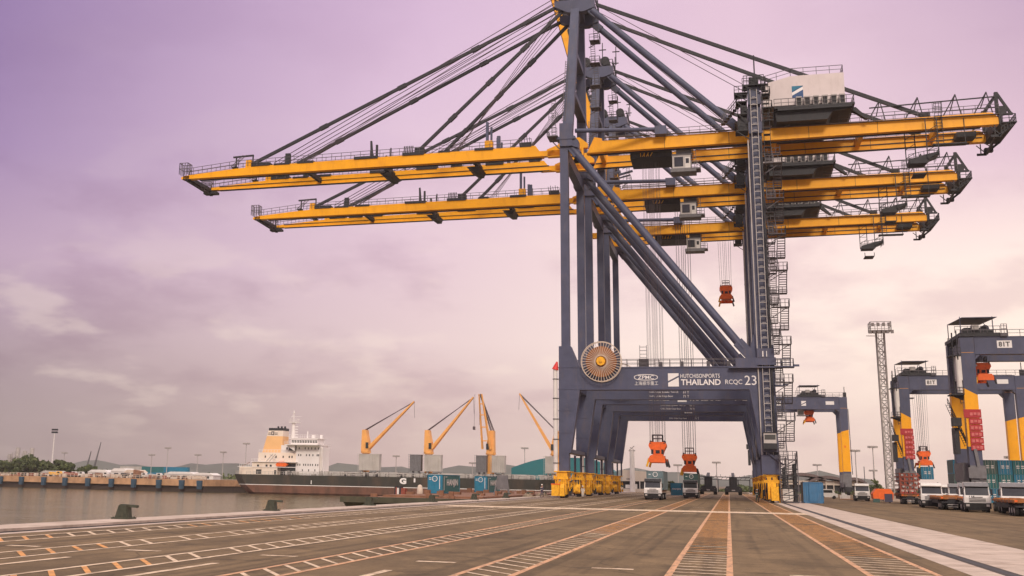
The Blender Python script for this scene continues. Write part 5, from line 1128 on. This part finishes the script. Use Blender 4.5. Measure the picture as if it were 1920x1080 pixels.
for x0,x1,h in ((17,33.5,7.3),(27.5,41,6.4),(38.5,47.5,6.0)):
    m=MB(); n=12; a=[(x0+(x1-x0)*i/n, h-2.1+2.1*math.sin(math.pi*i/n)**.8) for i in range(n+1)]; m.prism(a+[(p[0],p[1]-.55-.5*math.sin(math.pi*k/n)) for k,p in reversed(list(enumerate(a)))],430,460); m.build('roof',roofd,e,(33,432,0))
m=MB(); m.m=0; m.box(18,46.5,432,459,3.1,4.6); m.m=1; m.box(18.5,46,433,459,0,3.1); m.m=0
for k in range(12): m.box(18+k*2.57,18.35+k*2.57,431.6,432.2,0,4.8)
m.build('wall',[wallp,steeld],e,(33,432,0))
# white van, clutter
e=empty('white_van',(19.3,246,0),'small white van parked behind the blue container','van')
m=MB(); m.prism([(-1.6,.35),(1.9,.35),(1.95,1.0),(1.4,1.15),(1.0,1.9),(-1.6,1.95)],-.85,.85); m.build('body',white,e)
m=MB(); m.box(-1.2,.9,-.87,-.84,1.2,1.75); m.build('window',glass,e)
for x in (-1.0,1.2): m=MB(); m.tube((x,-.9,.33),(x,-.6,.33),.33,12); m.build('wheel',black,e); m=MB(); m.tube((x,.6,.33),(x,.9,.33),.33,12); m.build('wheel',black,e)
for q,(x,y,w,h,mt,l) in enumerate(((22.6,243,2.6,1.4,white,'pale pile of boxes right of the white van'),(26.2,238,2.2,1.2,tarp,'pale covered pallet left of the distant white truck'),(12.6,205,1.2,1.7,white,'white marker cabinet left of the blue container'))):
    e=empty('pallet_load',(x,y,0),l,'pallet load','pallet loads in the yard'); m=MB()
    for k in range(7): a=random.uniform(-w/2,w/2-.4); z=random.uniform(0,h*.6); m.box(a,a+random.uniform(.4,.8),-.5+.1*k,.3+.1*k,.12,z+.5)
    m.build('box_pile',mt,e); m=MB(); m.box(-w/2,w/2,-.6,.6,0,.12); m.build('pallet',wood,e)
e=empty('orange_generator',(24.3,200,0),'orange machine with a dark front standing at the foot of the lattice mast','machine')
m=MB(); m.prism([(-1.5,.5),(1.5,.5),(1.6,1.5),(1.2,2.2),(-1.0,2.2),(-1.6,1.4)],0,3); m.build('body',ora,e); m=MB(); m.box(.2,1.4,-.1,0,.1,1.4); m.build('panel',clothd,e); m=MB(); m.box(-1.6,-.6,-.3,.2,.0,.6); m.build('step',green,e)
for x in (-1.1,1.1): m=MB(); m.tube((x-.15,1.2,.4),(x+.15,1.2,.4),.4,12); m.build('wheel',black,e)
# ------------------------------------------------------------------ far wharf furniture
for q,(x,y) in enumerate(((-306.7,432.1),(-293.9,428.7),(-280.5,425.0),(-268.1,421.6),(-255.2,418.1),(-242.3,414.6),(-230.3,411.3),(-217.3,407.8),(-205.8,404.7),(-197.0,402.3))):
    if q==0:
        e=empty('wharf_fender',(0,0,0),'','fender','blue fenders along the far wharf'); m=MB(); m.prism([(-1.2,.1),(1.2,.1),(.9,-3.2),(-.9,-3.2)],-.9,0); m.build('panel',fend,e); m=MB(); m.box(-.8,.8,0,.5,-2.6,-.2); m.build('mount',black,e); f0=e
    else: e=copy_tree(f0)
    e.location=(x,y-.35,.3); e.rotation_euler.z=rad(-15.2); e['label']='blue fender on the far wharf face, number hidden in a row of ten alike' if False else 'dark blue fender panel on the face of the far wharf, one of an even row'
def wp(x,back=12): return 432.5+( -308-x)*.2723+back
e=empty('wharf_fence',(-250,wp(-250,3),.75),'low pale railing along the edge of the far wharf','fence'); m=MB(); m.rail([(-400,wp(-400,3),.75),(-198,wp(-198,3),.75)],1.3,2.2,.09); m.build('railing',tarp,e,(-250,wp(-250,3),.75))
sheds=[(-291,9,2.4,'grey','small tent shed with a pale roof left on the far wharf'),(-262,10,3.2,'w','pale long shed at the middle of the far wharf'),(-250,8,3.9,'w','taller cream shed beside the long pale shed on the far wharf'),(-243,7,3.4,'t','buff shed right of the cream shed on the far wharf'),(-217,14,2.9,'w','long white covered load right on the far wharf'),(-205,9,2.6,'w','short white covered load next to the ship stern')]
for x,w,h,c,l in sheds:
    y=wp(x,16); e=empty('wharf_shed',(x,y,.75),l,'shed','sheds on the far wharf'); m=MB(); m.box(-w/2,w/2,0,7,0,h*.65); m.build('wall',{'grey':wallp,'w':white,'t':tarp}[c],e)
    m=MB(); m.prism([(-w/2-.3,h*.65),(w/2+.3,h*.65),(w*.3,h),(-w*.3,h)],-.3,7.3); m.build('roof',{'grey':coverg,'w':white,'t':tarp}[c],e); m=MB(); m.box(-w*.3,-w*.05,-.06,0,0,h*.5); m.build('door',steeld,e); m=MB(); m.box(w*.1,w*.3,-.06,0,h*.15,h*.5); m.build('window',glass,e)
vh=[(-281,'yellow','yellow loader with red stripe left on the far wharf',yelb),(-272,'red','low red brown vehicle with a pale cab on the far wharf',ratchet),(-268,'red','second low red vehicle on the far wharf, right of the first',ratchet),(-233,'brown','brown dump truck with a tall body on the far wharf',rust),(-225,'grey','grey truck right of the brown dump truck',coverg),(-254,'rust','rusty machine in front of the cream shed',rust),(-239,'dark','dark machine between the buff shed and the brown truck',steeld)]
for x,c,l,mt in vh:
    y=wp(x,8); e=empty('wharf_vehicle',(x,y,.75),l,'vehicle','vehicles on the far wharf'); h=3.4 if c=='brown' else 1.9
    m=MB(); m.prism([(-2.6,.7),(1.0,.7),(1.0,h*.8),(-2.6,h)],-1.2,1.2); m.build('load_body',mt,e); m=MB(); m.prism([(1.1,.5),(2.8,.5),(2.8,1.4),(2.4,2.2),(1.1,2.2)],-1.15,1.15); m.build('cab',white if c!='yellow' else yelb,e); m=MB(); m.box(1.6,2.7,-1.18,-1.15,1.4,2.0); m.build('window',glass,e)
    for wx in (-1.9,-.8,2.0): m=MB(); m.tube((wx,-1.25,.45),(wx,1.25,.45),.45,10); m.build('wheel',black,e)
bulk=MB()
for k in range(150):
    x=random.uniform(-318,-199); y=wp(x,random.uniform(4,14)); h=random.uniform(.4,1.5); bulk.m=random.choice((0,0,1,2,3)); bulk.box(x,x+random.uniform(.3,2.2),y,y+1,.75,.75+h)
tag(bulk.build('wharf_clutter',[tarp,rust,steeld,ratchet]),kind='stuff')
fc=[(teal,'teal'),(green,'green'),(tealb,'blue'),(coverg,'grey'),(greyg,'olive')]; n=0
for k in range(3):
    for t in range(2):
        mt,nm=fc[(k*2+t*3)%5]; e=container((-281+k*12.6,488-k*2.0,.75+t*2.6),12.2,[mt,mt],'%s container far behind the left wharf, %s of the pile, %s'%(nm,['bottom','top'][t],['left end','centre','right end'][k]),'containers far behind the wharf',H=2.6); e.rotation_euler.z=rad(-90)
# industrial plant on the horizon
e=empty('silo_plant',(-487,705,.7),'pale industrial plant with silos above the trees at far left','factory')
m=MB()
for k in range(6): m.tube((-495+k*2.9,705+(k%2)*4,0),(-495+k*2.9,705+(k%2)*4,15+2.2*((k*7)%3)),1.5,10)
m.box(-497,-480,706,716,0,12.5)
for k in range(9): m.bar((-496+k*1.9,703,6),(-496+k*1.9,703,14+(k*5)%4),.35)
for z in (8,10.5,13): m.box(-497,-481,703,703.4,z,z+.3)
m.build('silo',galvl,e,(-487,705,.7)); m=MB(); m.prism([(-480,1),(-474.5,1),(-473.5,11),(-481,11)],705,712); m.build('hopper',white,e,(-487,705,.7))
# ------------------------------------------------------------------ trees
def tree(loc, h, r, label, group='trees on the far shore', n=420, ls=.5, mi=0, squash=.75, seed=0, trunk_h=.4):
    rn=random.Random(seed); e=empty('leafy_tree',loc,label,'tree',group)
    m=MB(); m.tube((0,0,0),(.1*r,0,h*trunk_h),h*.035,7,h*.02)
    cl=[]
    for k in range(15):
        a=rn.uniform(0,6.28); d=rn.uniform(.1,.95)*r; z=h*rn.uniform(.3,.9)*(1-.25*(d/r)**2); c=Vector((d*math.cos(a),d*math.sin(a),z)); cl.append((c,r*rn.uniform(.18,.42))); m.tube((.1*r,0,h*trunk_h*.9),c,h*.014,5,h*.005)
    m.build('trunk',bark,e)
    m=MB()
    for k in range(n):
        c,q=rn.choice(cl); v=Vector((rn.gauss(0,1),rn.gauss(0,1),rn.gauss(0,1))).normalized()*q*(rn.random()**.4); v.z*=squash; p=c+v
        if p.z<h*.12: continue
        u=Vector((rn.gauss(0,1),rn.gauss(0,1),rn.gauss(0,1))).normalized(); w=u.cross(Vector((rn.gauss(0,1),rn.gauss(0,1),rn.gauss(0,1)))).normalized(); s=ls*rn.uniform(.6,1.3); m.m=rn.choice((mi,mi,1,2))
        m.add([p-u*s,p+w*s*.6,p+u*s,p-w*s*.6],[(0,1,2,3)])
    m.build('crown',leafs,e); return e
rn=random.Random(3)
tx=[-352,-343,-335,-328,-321,-315,-308,-302,-296,-291,-286,-281]
td=['at the extreme left edge','just left of the silo plant','below the silo plant, broad','below the silo plant, lower','right of the silo plant','tallest, left of the floodlight mast','directly behind the floodlight mast','right of the floodlight mast','small, behind the yellow loader','between the loader and the leaning booms','behind the leaning booms','last before the containers']
for k,x in enumerate(tx): tree((x,wp(x,30)+rn.uniform(-4,10),.7),[6.5,7,7.2,7.4,8.6,9.4,8.4,7.8,6.6,6.2,5.4,4.6][k],[6.2,6,6.5,6,6.6,6.6,6.2,6,5.5,5.2,4.6,4.0][k],'dark leafy tree on the far left shore, '+td[k],n=1500,ls=.62,seed=k,trunk_h=.3)
tree((38.3,330,0),4.8,1.9,'small pale green round tree left of the lattice mast',None,n=500,ls=.28,mi=2,seed=40)
tree((44.5,390,0),3.9,2.2,'low dark tree just left of the lattice mast foot',None,n=400,ls=.35,seed=41)
tree((-16.2,330,0),3.9,2.0,'small dark tree between the two trucks under the cranes',None,n=420,ls=.3,seed=42)
tree((-33,420,.7),5.2,2.6,'dark tree at the end of the quay beside the pale building',None,n=420,ls=.35,seed=43)
hd=MB(); rn=random.Random(9)
def scrub(mb,x0,x1,y0,y1,h,n,s):
    for k in range(n):
        x=rn.uniform(x0,x1); y=rn.uniform(y0,y1); hh=h*(.55+.45*math.sin(x*.37)*math.sin(x*.11+2)); z=rn.uniform(0,max(.4,hh)); p=Vector((x,y,z)); u=Vector((rn.gauss(0,1),rn.gauss(0,1),rn.gauss(0,1))).normalized(); w=u.cross(Vector((rn.gauss(0,1),rn.gauss(0,1),rn.gauss(0,1)))).normalized(); q=s*rn.uniform(.6,1.4); mb.m=rn.choice((0,1,1,2)); mb.add([p-u*q,p+w*q*.7,p+u*q,p-w*q*.7],[(0,1,2,3)])
scrub(hd,-30,16,440,470,3.2,1800,.6); scrub(hd,16,120,465,500,3.6,2600,.75); scrub(hd,20,60,418,424,2.2,900,.45); scrub(hd,-420,-276,462,500,4.6,5200,.85); scrub(hd,-420,-270,475,520,3.0,1600,.8); scrub(hd,-270,-30,500,560,3.4,2600,1.0); scrub(hd,120,420,480,600,5,2400,1.2)
tag(hd.build('roadside_bushes',leafs),kind='stuff')
# ------------------------------------------------------------------ people
def person(loc, rot, label, cloth, pose='stand'):
    e=empty('person',loc,label,'person'); e.rotation_euler.z=rot
    def skinmesh(name, verts, edges, radii, mt):
        me=bpy.data.meshes.new(name); me.from_pydata(verts,edges,[]); me.materials.append(mt); o=bpy.data.objects.new(name,me); COL.objects.link(o); o.parent=e
        md=o.modifiers.new('skin','SKIN'); md.use_smooth_shade=True
        lay=me.skin_vertices[0] if me.skin_vertices else None
        if lay is None:
            bm=bmesh.new(); bm.from_mesh(me); bm.verts.layers.skin.verify(); bm.to_mesh(me); bm.free(); lay=me.skin_vertices[0]
        for i,r in enumerate(radii): lay.data[i].radius=(r,r) if not isinstance(r,tuple) else r
        lay.data[0].use_root=True
        sb=o.modifiers.new('sub','SUBSURF'); sb.levels=1; sb.render_levels=1; return o
    V=[(0,0,.95),(0,0,1.15),(0,0,1.38),(0,0,1.5),(0,-.02,1.62),(0,-.02,1.72)]; E_=[(0,1),(1,2),(2,3),(3,4),(4,5)]; R_=[.14,.12,.14,.055,.095,.075]
    for s in (-1,1):
        st=.16 if s>0 else -.14
        b=len(V); V+=[(s*.1,0,.88),(s*.11,st*.4-.02,.48),(s*.12,st,.09),(s*.12,st-.15,.05)]; E_+=[(0,b),(b,b+1),(b+1,b+2),(b+2,b+3)]; R_+=[.095,.065,.05,.04]
        b=len(V); V+=[(s*.2,0,1.4),(s*.25,.02,1.13),(s*.24,-.12,.9),(s*.24,-.15,.83)]; E_+=[(2,b),(b,b+1),(b+1,b+2),(b+2,b+3)]; R_+=[.06,.045,.033,.035]
        for q in range(4): c=len(V); V+=[(s*(.24+.0),-.15-.02+.018*q,.79-.0),(s*.235,-.16+.018*q,.745+.006*abs(q-1))]; E_+=[(b+3,c),(c,c+1)]; R_+=[.009,.008]
        c=len(V); V+=[(s*.22,-.19,.82),(s*.215,-.2,.785)]; E_+=[(b+3,c),(c,c+1)]; R_+=[.01,.009]
    skinmesh('body',V,E_,R_,skin)
    V=[(0,0,.95),(0,0,1.15),(0,0,1.4)]; E_=[(0,1),(1,2)]; R_=[.165,.15,.165]
    for s in (-1,1):
        st=.16 if s>0 else -.14
        b=len(V); V+=[(s*.1,0,.88),(s*.11,st*.4-.02,.48),(s*.12,st,.12)]; E_+=[(0,b),(b,b+1),(b+1,b+2)]; R_+=[.115,.085,.075]
        b=len(V); V+=[(s*.2,0,1.4),(s*.25,.02,1.13),(s*.24,-.11,.93)]; E_+=[(2,b),(b,b+1),(b+1,b+2)]; R_+=[.08,.062,.052]
    skinmesh('overalls',V,E_,R_,cloth)
    m=MB(); m.lathe((0,-.02,1.68),[(.14,0),(.125,.03),(.115,.09),(.06,.13)],12); m.build('helmet',hardhat,e)
    m=MB()
    for s in (-1,1): m.box(s*.035-.012,s*.035+.012,-.125,-.112,1.655,1.67)
    m.build('eye',black,e); m=MB(); m.prism([(-.14,1.6),(-.11,1.65),(-.11,1.6)],-.013,.013,'x'); m.build('nose',skin,e)
    m=MB()
    for z in (1.02,1.3): m.box(-.17,.17,-.185,-.17,z,z+.05)
    m.build('reflective_band',hardhat,e)
    for s,st in ((1,.16),(-1,-.14)): m=MB(); m.box(s*.12-.05,s*.12+.05,st-.2,st+.06,0,.09); m.build('shoe',black,e)
    return e
person((-21.9,177,0),rad(15),'person in white overalls walking in front of the left crane wheels',clothw)
person((-26.6,166.6,.12),rad(-20),'person in a white helmet standing behind the yellow cabinet at the left crane wheels',clothd)
person((-25.4,186,0),rad(30),'person in dark overalls between the yellow wheel bogies at the left',clothd)
person((3.9,172.5,0),rad(-25),'person in green overalls with pale bands beside the right crane wheels',clothg)
# ------------------------------------------------------------------ haze
hz=MB(); hz.box(-3400,3300,-280,2950,-10.5,160)
hm=bpy.data.materials.new('haze'); hm.use_nodes=True; t=hm.node_tree; t.nodes.clear(); pv=t.nodes.new('ShaderNodeVolumePrincipled'); ou=t.nodes.new('ShaderNodeOutputMaterial'); pv.inputs['Density'].default_value=HAZE; pv.inputs['Color'].default_value=(.92,.86,.84,1); pv.inputs['Anisotropy'].default_value=.2; t.links.new(pv.outputs[0],ou.inputs['Volume'])
if HAZE>0: tag(hz.build('haze',hm),kind='stuff')
